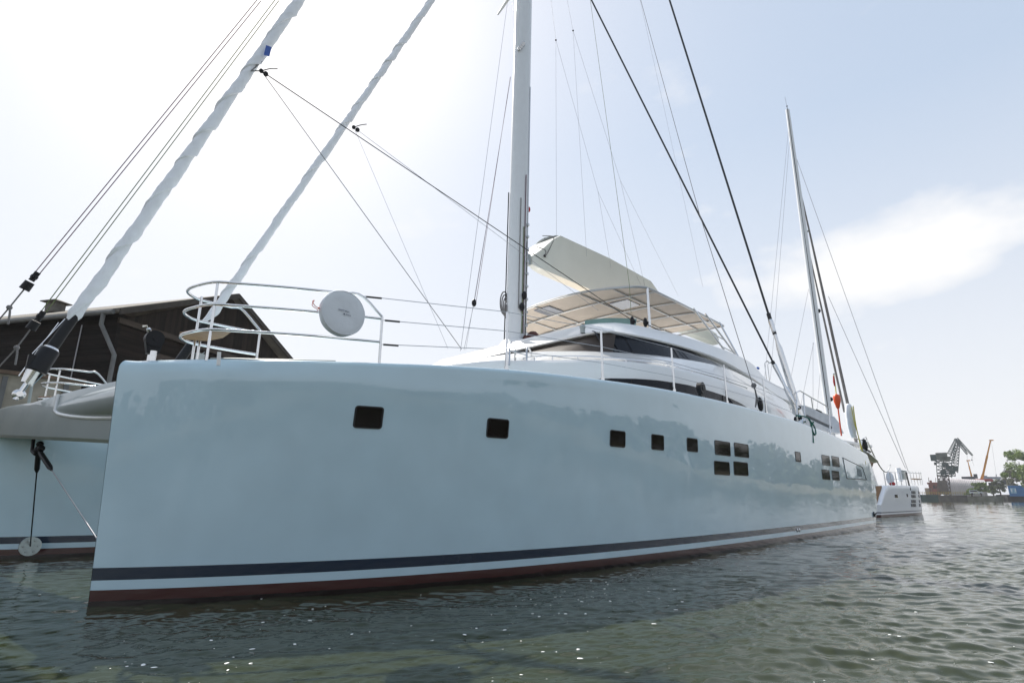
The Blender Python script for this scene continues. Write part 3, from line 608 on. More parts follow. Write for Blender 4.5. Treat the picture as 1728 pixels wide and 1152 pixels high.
# ---- furled headsails on their stays
def furled(name, p0, p1, z_black, z_sail, r0, r1, seed, drum):
    p0, p1 = np.array(p0, float), np.array(p1, float); d = p1 - p0; Ln = np.linalg.norm(d); t = d / Ln
    root = cat
    k0 = (z_sail - p0[2]) / d[2]; g = np.random.default_rng(seed)
    u = np.cross(t, [0, 1, 0]); u /= np.linalg.norm(u); v = np.cross(t, u)
    mb = MB(); n = 44; L_ = []; steps = int(Ln * (1 - k0) / .05)
    for i in range(steps + 1):
        k = k0 + (1 - k0) * i / steps; s = k * Ln; rad = r0 + (r1 - r0) * (k - k0) / (1 - k0)
        rad *= 1 + .02 * math.sin(s * .9 + seed) + .015 * math.sin(s * 2.3)
        if i < 5: rad *= .55 + .09 * i
        lp = []
        ph_ = 2 * math.pi * (.62 * s + .35 * math.sin(.55 * s + seed) + .12 * math.sin(1.7 * s))
        st_h = .30 + .10 * math.sin(1.1 * s + 2 * seed)
        for j in range(n):
            q = j / (n - 1); a = 2 * math.pi * j / n + ph_
            wr = .06 * (1 - abs(math.sin(1.0 * a - 5.2 * s + 1.5 * math.sin(s)))) ** 2 + .08 * (1 - abs(math.sin(1.5 * a - 8.5 * s + 2 * math.sin(.7 * s)))) ** 3 * q + .03 * math.sin(2 * a + 13 * s) - .03
            rr_ = rad * (1 + st_h * (q - .5) + wr); lp.append(p0 + t * s + (u * math.cos(a) + v * math.sin(a)) * rr_)
        L_.append(lp)
    mb.loft(L_, cap0=True, cap1=True); sail = mb.build(name, M['sail'], root, smooth=25)
    P = lambda z: p0 + d * ((z - p0[2]) / d[2])
    mb = MB()
    if drum:
        mb.tube([P(3.86), P(4.12)], [.11, .16], 20, 1); mb.tube([P(4.12), P(4.14), P(4.62), P(4.65)], [.16, .2, .185, .17], 24, 0); mb.tube([P(4.64), P(4.70)], [.175, .13], 24, 1)
        mb.tube([P(4.66), P(z_sail + .3)], [.115, .105], 20, 0); c = P(4.55); 
        mb.tube([P(4.4) + u * .0 + v * s_ for s_ in (-.19, -.22)], .05, 10, 1); mb.box(P(4.35) + np.array([-.17, -.05, 0]), (.16, .14, .24), 0)
        mb.tube([P(3.5), P(4.0)], .05, 12, 1); mb.ball(P(3.62), .12, 14, 1, sc=(1, .5, .9)); mb.tube([P(3.62) + np.array([0, -.1, 0]), P(3.62) + np.array([0, .1, 0])], .06, 10, 1)
        mb.bar(P(4.0) + np.array([-.2, 0, 0]), P(z_sail) + np.array([-.18, 0, 0]), .012, 6, 1); mb.bar(P(4.5) + np.array([-.24, -.03, 0]), P(z_sail + .1) + np.array([-.12, -.03, 0]), .012, 6, 1)
    else: mb.tube([P(4.0), P(z_sail + .3)], [.12, .10], 20, 0)
    mb.build('furling_drum', [M['black'], M['steel']], root, smooth=30)
    return sail, P, t
GT = aty(30, 668, 0); G1 = aty(505, 0, 0); dg = G1 - GT
genoa, GP, gt = furled('furled_headsail', GT, GT + dg * (40 / dg[2]), 0, 5.28, .14, .20, 2, True)
ST = aty(312, 596, 0); S1 = aty(729, 0, 0); dsl = S1 - ST
ST = ST - dsl * ((ST[2] - 4.0) / dsl[2])
stay, SPt, st_ = furled('furled_headsail', ST, ST + dsl * (33 / dsl[2]), 0, 5.75, .105, .155, 5, False)
genoa['label'] = 'foremost and thickest rolled headsail'; stay['label'] = 'inner rolled headsail'
p = aty(445, 93, -.275); mb = MB(); tt = gt; mb.poly([p, p + np.array([.02, -.02, .36]), p + np.array([.19, -.02, .40]), p + np.array([.16, -.02, .03])], (0, -.01, 0)); mb.build('blue_patch', M['blue'], genoa)
def clew(c, name):
    mb = MB(); mb.ball(c, .07, 8).ball(c + np.array([.12, -.05, -.06]), .08, 8).tube(curve([c, c + np.array([.2, -.1, .15]), c + np.array([.42, -.1, .3])], 8), .015, 6)
    mb.build('clew_shackle', M['black'], cat)
c1 = aty(441, 120, -.28); clew(c1, 'a'); c2 = aty(597, 215, -.25); clew(c2, 'b')
line([c1 + np.array([.05, .2, .5]), c1 + np.array([-.25, .1, -.1]), c1], .02, 'rope', 'clew_lashing')
# sheets
E1 = aty(1066, 540, -4.9); line([c1, E1], .016, 'black', 'sheet'); E2 = aty(779, 589, -2.2); line([c1, E2], .012, 'rope', 'sheet')
line([c2, aty(756, 588, -2.0)], .006, 'wire', 'sheet'); line([c2, aty(1010, 524, -4.4)], .008, 'wire', 'sheet')
for q in ((1067, 542, -4.9), (1089, 544, -4.9)):
    c = aty(*q); MB().ball(c, .17, 12, sc=(.6, .5, 1.2)).ball(c + np.array([.02, -.05, -.02]), .09, 8).build('sheet_block', M['black'], cat)
line([aty(1093, 548, -4.9), aty(1110, 556, -5.2), aty(1120, 556, -5.4)], .02, 'black', 'sheet_tail')

# ---- standing rigging, port side and its twin to starboard
CP1, CP2 = np.array([22.45, -8.35, 4.75]), np.array([22.9, -8.35, 4.4])
def rig_to_mast(px0, py0, px1, py1):
    n_ = np.cross(lray(px0, py0), lray(px1, py1)); m0 = np.array([mx(8), 0, 8]); d = np.array([.0365, 0, 1]); t = ((C0 - m0) @ n_) / (d @ n_); return m0 + t * d
def shroud(base, top, r, k1, k2):
    for sg in (1, -1):
        b = base * [1, sg, 1]; t = top * [1, 1, 1]; d = t - b
        mb = MB(); mb.tube([b + d * k2, t], r, 8, 0); mb.tube([b + d * (k2 - .012), b + d * (k2 + .004)], r * 1.8, 10, 0)
        mb.tube([b, b + d * k1 * .9, b + d * k1, b + d * k2 * .97, b + d * k2], [r * 2.6, r * 2.6, r * 1.4, r * 2.2, r * 1.6], 12, 1)
        mb.build('shroud', [M['blackwire'], M['steel']], cat)
t1 = rig_to_mast(1345, 690, 998, 0); shroud(aty(1343, 688, -8.35), np.array([mx(36), 0, 36]) if abs(t1[2] - 36) > 6 else t1, .042, .030, .062)
t2 = rig_to_mast(1325, 600, 1133, 0); bs = aty(1352, 705, -8.35); pa = aty(1325, 600, -8.35 + .75); dd = t2 - bs
shroud(bs, t2, .05, .055, .072)
mb = MB(); b = aty(1352, 712, -8.4); rg = np.random.default_rng(8)
for k in range(9): mb.ball(b + np.array([rg.uniform(-.5, .4), rg.uniform(-.1, .1), rg.uniform(-.15, .7)]), .09 + .05 * rg.random(), 8, rg.integers(0, 2))
for k in range(5): mb.bar(b + np.array([-.4 + .2 * k, 0, -.2]), b + np.array([-.45 + .2 * k, .05, .7]), .035, 6, int(k % 2))
mb.build('chain_plate_gear', [M['steel'], M['black']], cat)
# thin running lines aloft, in the plane of the boom
def al(px, py, y=0.0): return aty(px, py, y)
for pts in (((930, 0), (938, 68), (939, 405)), ((938, 68), (1009, 323), (1031, 452)), ((1009, 323), (1081, 480)), ((957, 0), (967, 52), (990, 432)), ((967, 52), (1047, 305), (1088, 482)), ((1047, 305), (1118, 446), (1145, 500)), ((1080, 0), (1120, 180), (1186, 484))):
    line([al(*q, -.9) for q in pts], .0065, 'wire', 'lazy_jack')
for q in ((938, 68), (967, 52)): MB().ball(al(*q, -.9), .05, 8).build('lazy_jack_block', M['black'], cat)
line([al(996, 0, -2.5), al(1062, 480, -4.5), al(1065, 528, -4.9)], .009, 'greenrope', 'topping_lift')
line([al(1081, 0, -3), al(1180, 360, -6.4), al(1272, 655, -8.4)], .013, 'rope', 'running_backstay')
a = al(1272, 650, -8.4); b_ = aty(1283, 690, -8.45)
mb = MB(); mb.ball(a, .1, 8).tube(curve([a, a + np.array([.1, 0, -.4]), a + np.array([-.1, 0, -.8]), a + np.array([.15, 0, -.5]), a], 16), .018, 6); mb.build('rope_tackle', M['rope'], cat)
line([a, b_], .025, 'rope', 'rope_tackle')
mb = MB(); c = aty(1283, 682, -8.45); mb.ball(c, .22, 12, sc=(.75, .4, 1.25)).build('deck_block', M['black'], cat)
for px0, px1, py1 in ((863, 800, 512), (862, 803, 512)):
    line([al(px0 - 1, 130, -.4), aty(px1, py1, -3.2)], .008, 'purplerope', 'halyard')
c = aty(800, 511, -3.2); MB().ball(c, .1, 10, sc=(.8, .8, 1.3)).build('halyard_block', M['black'], cat)
line([aty(799, 516, -3.2), aty(783, 590, -2.6)], .008, 'wire', 'halyard'); line([al(857, 0, -.6), aty(777, 592, -2.6)], .008, 'wire', 'halyard')
line([al(846, 230, -.5), aty(786, 590, -2.6)], .006, 'wire', 'halyard')
# halyards led forward, with their blocks
def fore_pair(q0, q1, q2, mname, y0, y1):
    a = aty(*q0, y0); b = aty(*q1, y1); c = aty(*q2, y1 + 1.2)
    for o_ in (-.05, .05): line([a + np.array([o_, 0, 0]), b + np.array([o_, 0, .0])], .012, mname, 'halyard')
    d = (b - a); d /= np.linalg.norm(d)
    mb = MB(); mb.tube([b - d * .05, b + d * .22], .07, 12).tube([b + d * .26, b + d * .5], [.11, .12], 14).ball(b + d * .1, .09, 8); mb.build('halyard_block', M['black'], cat)
    mb = MB(); e = b + d * 1.05; mb.ball(e, .07, 8).tube(curve([e, e + np.array([.03, -.05, -.15]), e + np.array([.05, -.03, -.45])], 8), .025, 6).bar(b + d * .5, e, .018).bar(e, c, .018); mb.build('snubber_rope', M['rope'], cat)
fore_pair((438, 0), (62, 462), (-40, 585), 'purplerope', 0, 3.0); fore_pair((468, 0), (72, 528), (-40, 660), 'greenrope', 0, 3.2)

# ---- pulpits, stanchions, lifelines
def edge_y(x, z=4.0): return -HY - (bdk(x + .19) - .12)
def mirror(P): return [(x - .42, -y, z) for x, y, z in P]
def pulpit():
    for side in (0, 1):
        f = (lambda P: P) if side == 0 else mirror
        def rail(pts, r=.026): mbp.tube(f([tuple(p) for p in pts]), r, 8)
        mbp = MB()
        for zt, full in ((5.06, 1), (4.66, 1), (4.22, 0)):
            tip = .62; out = [(x, edge_y(x), zt + .012 * x) for x in np.linspace(.8, 2.9 if zt > 5 else 3.25, 8)]
            inn = [(x, -4.72 + .18 * math.sin(x), zt + .01 * x) for x in np.linspace(1.75 if zt > 5 else 2.1, .95, 5)]
            nose = [(tip + .1, -4.78, zt), (tip, -5.0, zt), (tip + .02, -5.3, zt)]
            pts = inn + nose + out
            if zt > 5: pts = [(2.12, -4.6, 4.72)] + pts + [(3.27, edge_y(3.27), 4.74)]
            rail(curve(pts, 60))
        for x, y, zt in ((.84, edge_y(.84), 5.07), (.92, -4.8, 5.06), (3.27, edge_y(3.27), 4.74), (2.12, -4.6, 4.74), (.95, -4.95, 4.2)):
            mbp.bar(f([(x, y, 3.7)])[0], f([(x, y, zt)])[0], .024, 8)
        pu = mbp.build('pulpit', M['steel'], cat, smooth=60)
        ms = MB(); base = [(.6, -5.0), (.72, -5.38), (.95, -5.68), (1.15, -5.78), (1.2, -5.3), (1.1, -4.9), (.8, -4.7)]
        P0 = f([(x, y, 4.24) for x, y in base]); ms.poly(P0, (0, 0, .045)); ms.build('pulpit_seat', M['teak'], pu, bevel=.008)
pulpit()
mb = MB(); z_ = 5.35; mb.bar((-.05, 4.4, 3.5), (-.15, 4.2, 5.45), .035, 10).build('light_staff', M['greypaint'], cat)
STX = [5.82, 8.7, 11.88, 15.24, 18.65]
for x in STX:
    for sg in (1, -1):
        y = edge_y(x) * sg; z0 = sheer(x) - .02; mb = MB(); mb.tube([(x, y, z0), (x + .02, y, z0 + 1.26)], [.03, .024], 8); mb.tube([(x, y, z0), (x, y, z0 + .08)], .045, 10); mb.build('stanchion', M['steel'], cat)
for sg in (1, -1):
    for h_, zend in ((1.24, 5.0), (.82, 4.68), (.42, 4.22)):
        pts = [(3.3, sg * edge_y(3.3), zend) if zend < 5 else (2.95, sg * edge_y(2.95), 5.09)] + [(x, sg * edge_y(x), sheer(x) + h_) for x in STX] + [(22.3, sg * -8.45, sheer(22.3) + h_)]
        line(pts, .007, 'wire', 'lifeline')
for zend, xa_ in ((5.085, 2.98), (4.68, 3.32), (4.22, 3.32)): MB().bar((xa_, edge_y(xa_), zend), (xa_ + .26, edge_y(xa_ + .26), zend + .012), .018, 6).build('lifeline_turnbuckle', M['black'], cat)
# toe rail strip and fairleads at the bow
mb = MB(); mb.tube([(x, edge_y(x) + .05, sheer(x) + .01) for x in np.linspace(.9, 2.6, 14)], .02, 6).build('chafe_strip', M['greypaint'], cat)
mb = MB(); c = np.array([.24, -5.0, 3.98]); 
for dy in (-.06, .06): mb.tube([c + [0, dy - .03, -.34], c + [0, dy - .03, -.12]], .05, 10, 1)
mb.tube([c + [0, -.07, .1], c + [0, .07, .1]], .14, 22, 0); mb.poly([c + [-.08, -.05, -.16], c + [.08, -.05, -.16], c + [.14, -.05, .1], c + [-.14, -.05, .1]], (0, .1, 0), 0); mb.tube([c + [0, -.085, .1], c + [0, .085, .1]], .04, 12, 0)
mb.ball(c + [-.1, 0, .24], .04, 8, 1).tube([c + [-.1, 0, .2], c + [-.14, 0, .3], c + [-.2, 0, .28]], .015, 6, 1); mb.build('turning_block', [M['black'], M['steel']], cat, smooth=40)
c = aty(1183, 656, -8.45); mb = MB(); mb.tube([c + [0, -.07, .02], c + [0, .07, .02]], .18, 22, 0).tube([c + [0, -.085, .02], c + [0, .085, .02]], .07, 12, 0); mb.poly([c + [-.08, -.05, -.3], c + [.08, -.05, -.3], c + [.17, -.05, 0], c + [-.17, -.05, 0]], (0, .1, 0), 0); mb.box(c + [0, 0, -.3], (.3, .12, .08), 1)
mb.build('turning_block', [M['black'], M['steel']], cat, smooth=40)
MB().bar(aty(370, 606, -6.3) + np.array([0, 0, -.1]), aty(370, 594, -6.3), .03).build('fairlead_post', M['white'], cat)
# aft gate rails by the shrouds
def gate(pts, r=.028): mbg.tube(curve(pts, 24), r, 8)
mbg = MB(); ya = -8.45
P = [aty(*q, ya) for q in ((1345, 700), (1344, 662), (1350, 659), (1370, 671), (1393, 684), (1399, 690), (1401, 732))]
mbg.tube(P, .03, 8)
for a_, b_ in (((1358, 705), (1356, 662)), ((1372, 690), (1369, 672))): mbg.bar(aty(*a_, ya), aty(*b_, ya), .026)
mbg.bar(aty(1358, 684, ya), aty(1400, 701, ya), .02); mbg.build('gate_rail', M['steel'], cat, smooth=60)
mbg = MB().bar(aty(1362, 702, ya + .5), aty(1402, 721, ya + .3), .07).build('boat_hook', M['rope'], cat)
MB().bar(aty(1378, 691, ya - .02), aty(1386, 695, ya - .02), .035).build('rail_grip', M['black'], cat)
# gear along the stern quarter
mb = MB(); e = [aty(*q, -8.5) for q in ((1441, 738), (1452, 742), (1463, 742), (1461, 737), (1456, 740), (1453, 752))]
for i in range(len(e) - 1): mb.bar(e[i], e[i + 1], .03)
mb.bar(aty(1452, 742, -8.5), aty(1453, 756, -8.5), .04); mb.build('stern_rail', M['steel'], cat, smooth=60)
c = aty(1459, 751, -8.55); MB().ball(c, .22, 10, sc=(.8, .7, 1.7)).build('stern_winch', M['black'], cat)
line([aty(1460, 756, -8.55), aty(1469, 762, -8.5)], .05, 'black', 'winch_handle')
mb = MB(); 
for i, (px, py) in enumerate(((1270, 668), (1275, 668))): pass
# horn rail on the aft roof
mb = MB(); b1_, b2_ = aty(1294, 643, -4.5), aty(1299, 645, -4.5)
for q in (b1_, b2_): mb.tube([q, q + np.array([0, 0, 1.1]), q + np.array([.2, -.1, 1.25]), q + np.array([.45, -.1, 1.2])], .03, 6)
mb.build('roof_rail', M['steel'], cat, smooth=60)
c = aty(1279, 621, -5.5); MB().ball(c, .12, 8, sc=(1.5, .6, .6)).build('roof_camera', M['blue'], cat)
c = aty(983, 552, -4.6); MB().ball(c, .11, 14, sc=(1, 1, .9)).tube([c - [0, 0, .22], c], .09, 12).build('search_light', M['greypaint'], cat)
# cockpit canopy underside glimpse
# ---- covered safety ring tied to the pulpit
sr = empty('safety_ring', (0, 0, 0))
c = aty(577.5, 529, -7.12); cw = np.array([O[0] + c[0] * U[0] + c[1] * W[0], O[1] + c[0] * U[1] + c[1] * W[1], c[2]])
sr.location = cw; to = np.array([0, 0]) - cw[:2]; yaw = math.atan2(to[1], to[0]) + R(24); sr.rotation_euler = (0, 0, yaw)
tag(sr, 'round white canvas covered safety ring hanging on the bow rail of the catamaran', 'life ring')
rad = .405; mb = MB(); prof = [(-.07, rad - .06), (-.065, rad - .012), (-.03, rad), (.03, rad), (.062, rad - .015), (.068, rad - .03)]; g = np.random.default_rng(4)
wob = [1 + .012 * math.sin(3 * a + 1) + .008 * math.sin(7 * a) for a in np.linspace(0, 2 * math.pi, 61)[:-1]]
lo_ = [[(x, r_ * w_ * math.cos(a), r_ * w_ * math.sin(a)) for a, w_ in zip(np.linspace(0, 2 * math.pi, 61)[:-1], wob)] for x, r_ in prof]
for r_ in (rad * .75, rad * .5, rad * .25, .01): lo_.append([(.074 + .004 * math.sin(5 * a + r_ * 30) - .006 * (r_ < .15), r_ * math.cos(a), r_ * math.sin(a)) for a in np.linspace(0, 2 * math.pi, 61)[:-1]])
mb.loft(lo_, cap0=True, cap1=True).build('canvas_cover', M['canvas'], sr, smooth=50)
MB().tube([(.066, (rad - .02) * math.cos(a), (rad - .02) * math.sin(a)) for a in np.linspace(0, 2 * math.pi, 61)[:-1]], .006, 6, closed=True).build('piping', M['canvas'], sr)
def text(body, size, mtl, parent, at, rot, name, ext=.001):
    cu = bpy.data.curves.new(name, 'FONT'); cu.body = body; cu.size = size; cu.align_x = 'CENTER'; cu.align_y = 'CENTER'; cu.extrude = ext; cu.materials.append(M[mtl])
    o = bpy.data.objects.new(name, cu); COL.objects.link(o); bpy.context.view_layer.update()
    dg_ = bpy.context.evaluated_depsgraph_get(); me = bpy.data.meshes.new_from_object(o.evaluated_get(dg_)); COL.objects.unlink(o); bpy.data.objects.remove(o)
    ob = bpy.data.objects.new(name, me); COL.objects.link(ob); ob.parent = parent; ob.location = at; ob.rotation_euler = rot; return ob
text('SAFETY RING', .034, 'navytext', sr, (.082, -.01, .03), (math.pi / 2, R(3), math.pi / 2), 'printed_text')
text('REGULAR', .022, 'navytext', sr, (.082, .075, -.03), (math.pi / 2, R(3), math.pi / 2), 'printed_text')
MB().ball((.082, .0, -.026), .012, 8, sc=(.2, 1, 1)).build('printed_mark', M['navytext'], sr)
mb = MB(); g = np.random.default_rng(2)
mb.tube(curve([(0, -rad - .0, .0), (.02, -rad - .08, .02), (.03, -rad - .14, .08), (.0, -rad - .1, .12), (.0, -rad - .13, .03), (.0, -rad - .04, -.02), (.02, -rad - .03, -.05)], 30), .006, 6); mb.ball((.01, -rad - .02, 0), .018, 6)
mb.build('tie_cord', M['orangerope'], sr)

# ---- dan buoy, horseshoe bag, ropes on the stern quarter
def wpt(c): return (O[0] + c[0] * U[0] + c[1] * W[0], O[1] + c[0] * U[1] + c[1] * W[1], c[2])
b0 = np.array(wpt(aty(1420, 735, -8.35))); t0 = np.array(wpt(aty(1407, 631, -8.35))); d = t0 - b0; db = empty('marker_buoy', b0)
mb = MB(); mb.tube([(0, 0, 0), d * .5], .035, 8, 0).tube([d * .5, d], .025, 8, 1).ball(d, .05, 8, 2); mb.build('pole', [M['orange'], M['yellow'], M['greypaint']], db)
mb = MB(); prof = [(.43, .05), (.45, .09), (.49, .12), (.54, .17), (.62, .18), (.65, .15), (.665, .05)]; ft = [(d * k) for k, r_ in prof]; mb.tube(ft, [r_ * .95 for k, r_ in prof], 20); mb.build('float', M['orange'], db, smooth=60)
mb = MB(); mb.tube([d * .80 + [-.03, 0, 0], d * .87 + [-.05, -.03, 0], d * .97 + [-.03, 0, 0]], [.03, .055, .03], 8); mb.build('rolled_flag', M['red'], db)
tag(db, 'orange man overboard marker buoy with pole and rolled red flag on the stern rail', 'buoy')
hb_ = aty(1434, 704, -8.3); ho_ = MB()
lo_ = []
for k, (zz, hw, th) in enumerate(((.55, .2, .1), (.4, .42, .16), (0, .5, .2), (-.6, .48, .2), (-1.0, .36, .16), (-1.3, .2, .1))):
    lo_.append([(hw * math.cos(a), th * math.sin(a), zz) for a in np.linspace(0, 2 * math.pi, 17)[:-1]])
hs = empty('rescue_sling', wpt(hb_ + np.array([.1, 0, .2])), A); ho_.loft(lo_, cap0=True, cap1=True).build('bag', M['canvas'], hs, smooth=60)
mb = MB(); mb.tube(curve([(-.42, -.22, .3), (-.45, -.25, -.6), (-.2, -.26, -1.0), (.0, -.28, -1.9), (.2, -.3, -2.3), (.35, -.32, -2.7)], 40), .02, 6).tube(curve([(-.1, -.25, .4), (-.3, -.27, -.5), (-.1, -.26, -1.2), (.25, -.3, -2.2)], 20), .025, 6); mb.build('floating_line', M['yellow'], hs)
tag(hs, 'white rescue sling bag with trailing yellow line on the stern rail', 'rescue sling')
tr = aty(1366, 716, -8.72); mb = MB()
mb.tube(curve([(-.6, .3, .35), (0, .0, .25), (.15, -.02, -.3), (.1, -.03, -.75)], 16), .03, 6).tube(curve([(0, 0, .2), (.5, -.03, .0), (.6, -.04, -.3), (.3, -.05, -.4), (.15, -.03, -.1), (.5, -.03, .15)], 20), .03, 6)
tag(mb.build('hanging_rope', M['tealrope'], None, loc=wpt(tr), rz=A, smooth=60), 'teal rope looped over the gunwale below the shrouds', 'rope')

# ------------------------------------------------------------------ second catamaran astern
A2 = math.atan2(53.24 - 45.70, 37.30 - 28.76); U2 = np.array([math.cos(A2), math.sin(A2)]); W2 = np.array([-U2[1], U2[0]]); O2 = np.array([28.76, 45.70])
c2t = empty('white_catamaran', (O2[0], O2[1], 0), A2)
tag(c2t, 'smaller looking white catamaran with tall mast moored beyond the stern of the big one', 'catamaran')
def l2(p): q = np.array(p[:2]) - O2; return np.array([q @ U2, q @ W2, p[2]])
C2 = l2((0, 0, CH))
def a2y(px, py, y): r = ray(px, py); r = np.array([r[:2] @ U2, r[:2] @ W2, r[2]]); return C2 + r * ((y - C2[1]) / r[1])
def hull2(yo, flip):
    mb = MB(); cols = []
    for x in np.r_[np.linspace(0, 12, 40), np.linspace(12.3, 19, 24)]:
        zt = float(np.interp(x, [0, .25, 1, 1.9, 2.6, 3.3, 6, 19], [.95, 1.1, 1.65, 2.2, 2.42, 2.48, 2.5, 2.55]))
        oy = 0 if x < 9 else 2.4 * ((x - 9) / 10) ** 1.8; iy = 3.4 - (0 if x < 8 else .95 * ((x - 8) / 11) ** 2)
        zz = [-.5, 0, .3, .8] + [zt * k for k in (.5, .7, .85, .95)]; zz = sorted(min(z, zt - .06) for z in zz)
        c = [(x, oy + .12 * max(0, 1 - max(z, 0) / 1.2) ** 2, z) for z in zz] + [(x, oy + .03, zt - .02), (x, oy + .1, zt)] + [(x, iy - .1, zt)] + [(x, iy, z) for z in zz[::-1]]
        cols.append([(px_, yo + (-1 if flip else 1) * py_, pz) for px_, py_, pz in c])
    mb.loft(cols, closed=False, cap0=True); return mb.build('hull', M['hull2'], c2t, smooth=45)
mh = mat('white_hull_paint', (.84, .85, .88), .3, coat=.25); 
def stripe2():
    n = mh.node_tree.nodes; l = mh.node_tree.links; t = n.new('ShaderNodeTexCoord'); s_ = n.new('ShaderNodeSeparateXYZ'); l.new(t.outputs['Object'], s_.inputs['Vector'])
    r = n.new('ShaderNodeValToRGB'); e = r.color_ramp; e.interpolation = 'CONSTANT'; e.elements[0].color = (.08, .03, .025, 1); e.elements[1].position = .2; e.elements[1].color = (.84, .85, .88, 1)
    for z, c in ((.32, (.03, .035, .06)), (.40, (.84, .85, .88))): q = e.elements.new(z); q.color = (*c, 1)
    l.new(s_.outputs['Z'], r.inputs['Fac']); l.new(r.outputs['Color'], n['Principled BSDF'].inputs['Base Color'])
stripe2(); M['hull2'] = mh
h2 = hull2(0, False); hull2(13.5, True)
mb = MB(); mb.loft([[(x, 3.2, 1.4), (x, 3.2, 2.4), (x, 10.3, 2.4), (x, 10.3, 1.4)] for x in (2.5, 15)], cap0=True, cap1=True).build('bridge_deck', M['white'], c2t)
for q in ((1510, 834, 1515, 839), (1530, 833, 1532, 838)):
    a, b = a2y(q[0], q[1], -.02), a2y(q[2], q[3], -.02); MB().box(((a[0] + b[0]) / 2, -.015, (a[2] + b[2]) / 2), (b[0] - a[0], .05, a[2] - b[2])).build('window', M['glass'], h2)
for px, dy in ((1539.5, 0), (1543.5, 0), (1555.5, .03)):
    for p0, p1 in ((828, 840), (843, 855)):
        for k in range(2):
            a, b = a2y(px - 1.4, p0 + k * 6.5, 0), a2y(px + 1.4, p0 + 5 + k * 6.5, 0); xm = (a[0] + b[0]) / 2; oy = 0 if xm < 9 else 2.4 * ((xm - 9) / 10) ** 1.8
            MB().box((xm, oy - .01, (a[2] + b[2]) / 2), (.6, .04, a[2] - b[2]), rz=0 if xm < 9 else math.atan(.43 * ((xm - 9) / 10) ** .8)).build('window', M['greyglass'], h2)
mb = MB().poly([(.15, .3, 1.05), (2.0, .3, 2.3), (2.0, .3, 2.42), (.1, .3, 1.2)], (0, 2.8, 0)).build('stern_steps', M['teak'], c2t)
# rails, wood seat, radome and box on deck
mb = MB()
for px in (1495, 1505, 1514, 1522, 1530): b = a2y(px, 819, .3); mb.bar(b, b + np.array([0, 0, 1.1]), .03, 6)
a, b = a2y(1495, 819, .3), a2y(1530, 819, .3)
for h_ in (.55, 1.1): mb.bar(a + np.array([0, 0, h_]), b + np.array([0, 0, h_]), .02, 6)
mb.build('guard_rail', M['dullsteel'], c2t)
mb = MB()
for px in (1534, 1539, 1544, 1549, 1554, 1557): b = a2y(px, 818, .6); mb.bar(b, b + np.array([0, 0, 1.25]), .035, 6)
a, b = a2y(1533, 818, .6), a2y(1558, 818, .6)
mb.bar(a + np.array([0, 0, 1.1]), b + np.array([0, 0, 1.1]), .03, 6); mb.build('pulpit', M['white'], c2t)
MB().box((a + b) / 2 + np.array([.3, 0, .55]), (2.6, .3, .08)).build('pulpit_seat', M['teak'], c2t)
c = a2y(1502, 807, .9); MB().ball(c, .4, 14, sc=(.75, .75, 1.45)).build('fender', M['canvas'], c2t); MB().ball(c + np.array([0, -.1, -.45]), .3, 10, sc=(1, .8, .6)).build('fender_cap', M['red'], c2t)
c = a2y(1523, 801, 1.0); MB().box(c, (1.5, .4, .85)).build('deck_box', M['greypaint'], c2t, bevel=.05); MB().tube([c + np.array([-1.0, 0, -.6]), c + np.array([-1.0, 0, .6])], .2, 12).build('vent_post', M['canvas'], c2t)
# mast, boom, furled sails
mb0, mt0 = l2(far(1402, 722, 53)), l2(far(1329, 186, 53)); d = mt0 - mb0
mb = MB(); lo_ = []
for k in np.linspace(-.12, 1, 14):
    p = mb0 + d * k; r_ = .36 if k < .6 else .36 - .12 * (k - .6) / .4; lo_.append([p + np.array([r_ * 1.1 * math.cos(a), r_ * .8 * math.sin(a), 0]) for a in np.linspace(0, 2 * math.pi, 21)[:-1]])
m2 = mb.loft(lo_, cap1=True).build('mast', M['mastpaint'], c2t, smooth=60)
mb = MB(); mb.bar(mb0 + d * .02 + [-.4, -.12, 0], mb0 + d + [-.28, -.1, 0], .035, 8).build('mast_track', M['blackwire'], m2)
MB().tube([mb0 - d * .015, mb0 + d * .012, mb0 + d * .03], [1.0, .75, .42], 20).build('mast_boot', M['sailcover'], m2, smooth=60)
mb = MB(); tp = mb0 + d; mb.bar(tp, tp + np.array([0, 0, .5]), .03).ball(tp + np.array([0, 0, .5]), .08, 8).bar(tp + np.array([0, 0, .2]), tp + np.array([-.2, 0, 1.6]), .012); mb.build('masthead_gear', M['black'], m2)
for k in (.335, .08, .585): 
    p = mb0 + d * k; MB().ball(p + np.array([.65, -.1, 0]), .22 if k < .5 else .1, 10).bar(p, p + np.array([.65, -.1, 0]), .05).build('radar_bracket', M['black'], m2)
for q, z0, k, r_ in (((1445, 746), 62, .785, .15), ((1425, 695), 58, .60, .11)):
    f0 = l2(far(*q, 58.5)); f1 = mb0 + d * k; MB().tube([f0, f0 * .5 + f1 * .5, f1], [r_, r_ * .85, r_ * .4], 12).build('furled_headsail', mat('brown_grey_sail_cover', (.20, .19, .19), .8, var=.25, vscale=1.5), c2t)
for q0, q1, y in (((1345, 270), (1533, 796), 0), ((1398, 500), (1528, 790), 0)):
    f0 = a2y(*q1, .5); f1 = l2(far(*q0, 53)); MB().bar(f0, f1, .022, 6).build('shroud', M['wire'], c2t)
MB().bar(a2y(1529, 797, .4), a2y(1536, 826, .0), .07, 8).build('shroud_tackle', M['black'], c2t)
for q0, q1 in (((1331, 215), (1290, 640)), ((1332, 240), (1300, 640)), ((1372, 450), (1330, 660)), ((1372, 578), (1372, 700)), ((1373, 578), (1350, 690)), ((1385, 618), (1378, 700)), ((1375, 560), (1395, 700))):
    MB().bar(l2(far(*q0, 53)), l2(far(*q1, 53)), .015, 5).build('running_line', M['wire'], c2t)
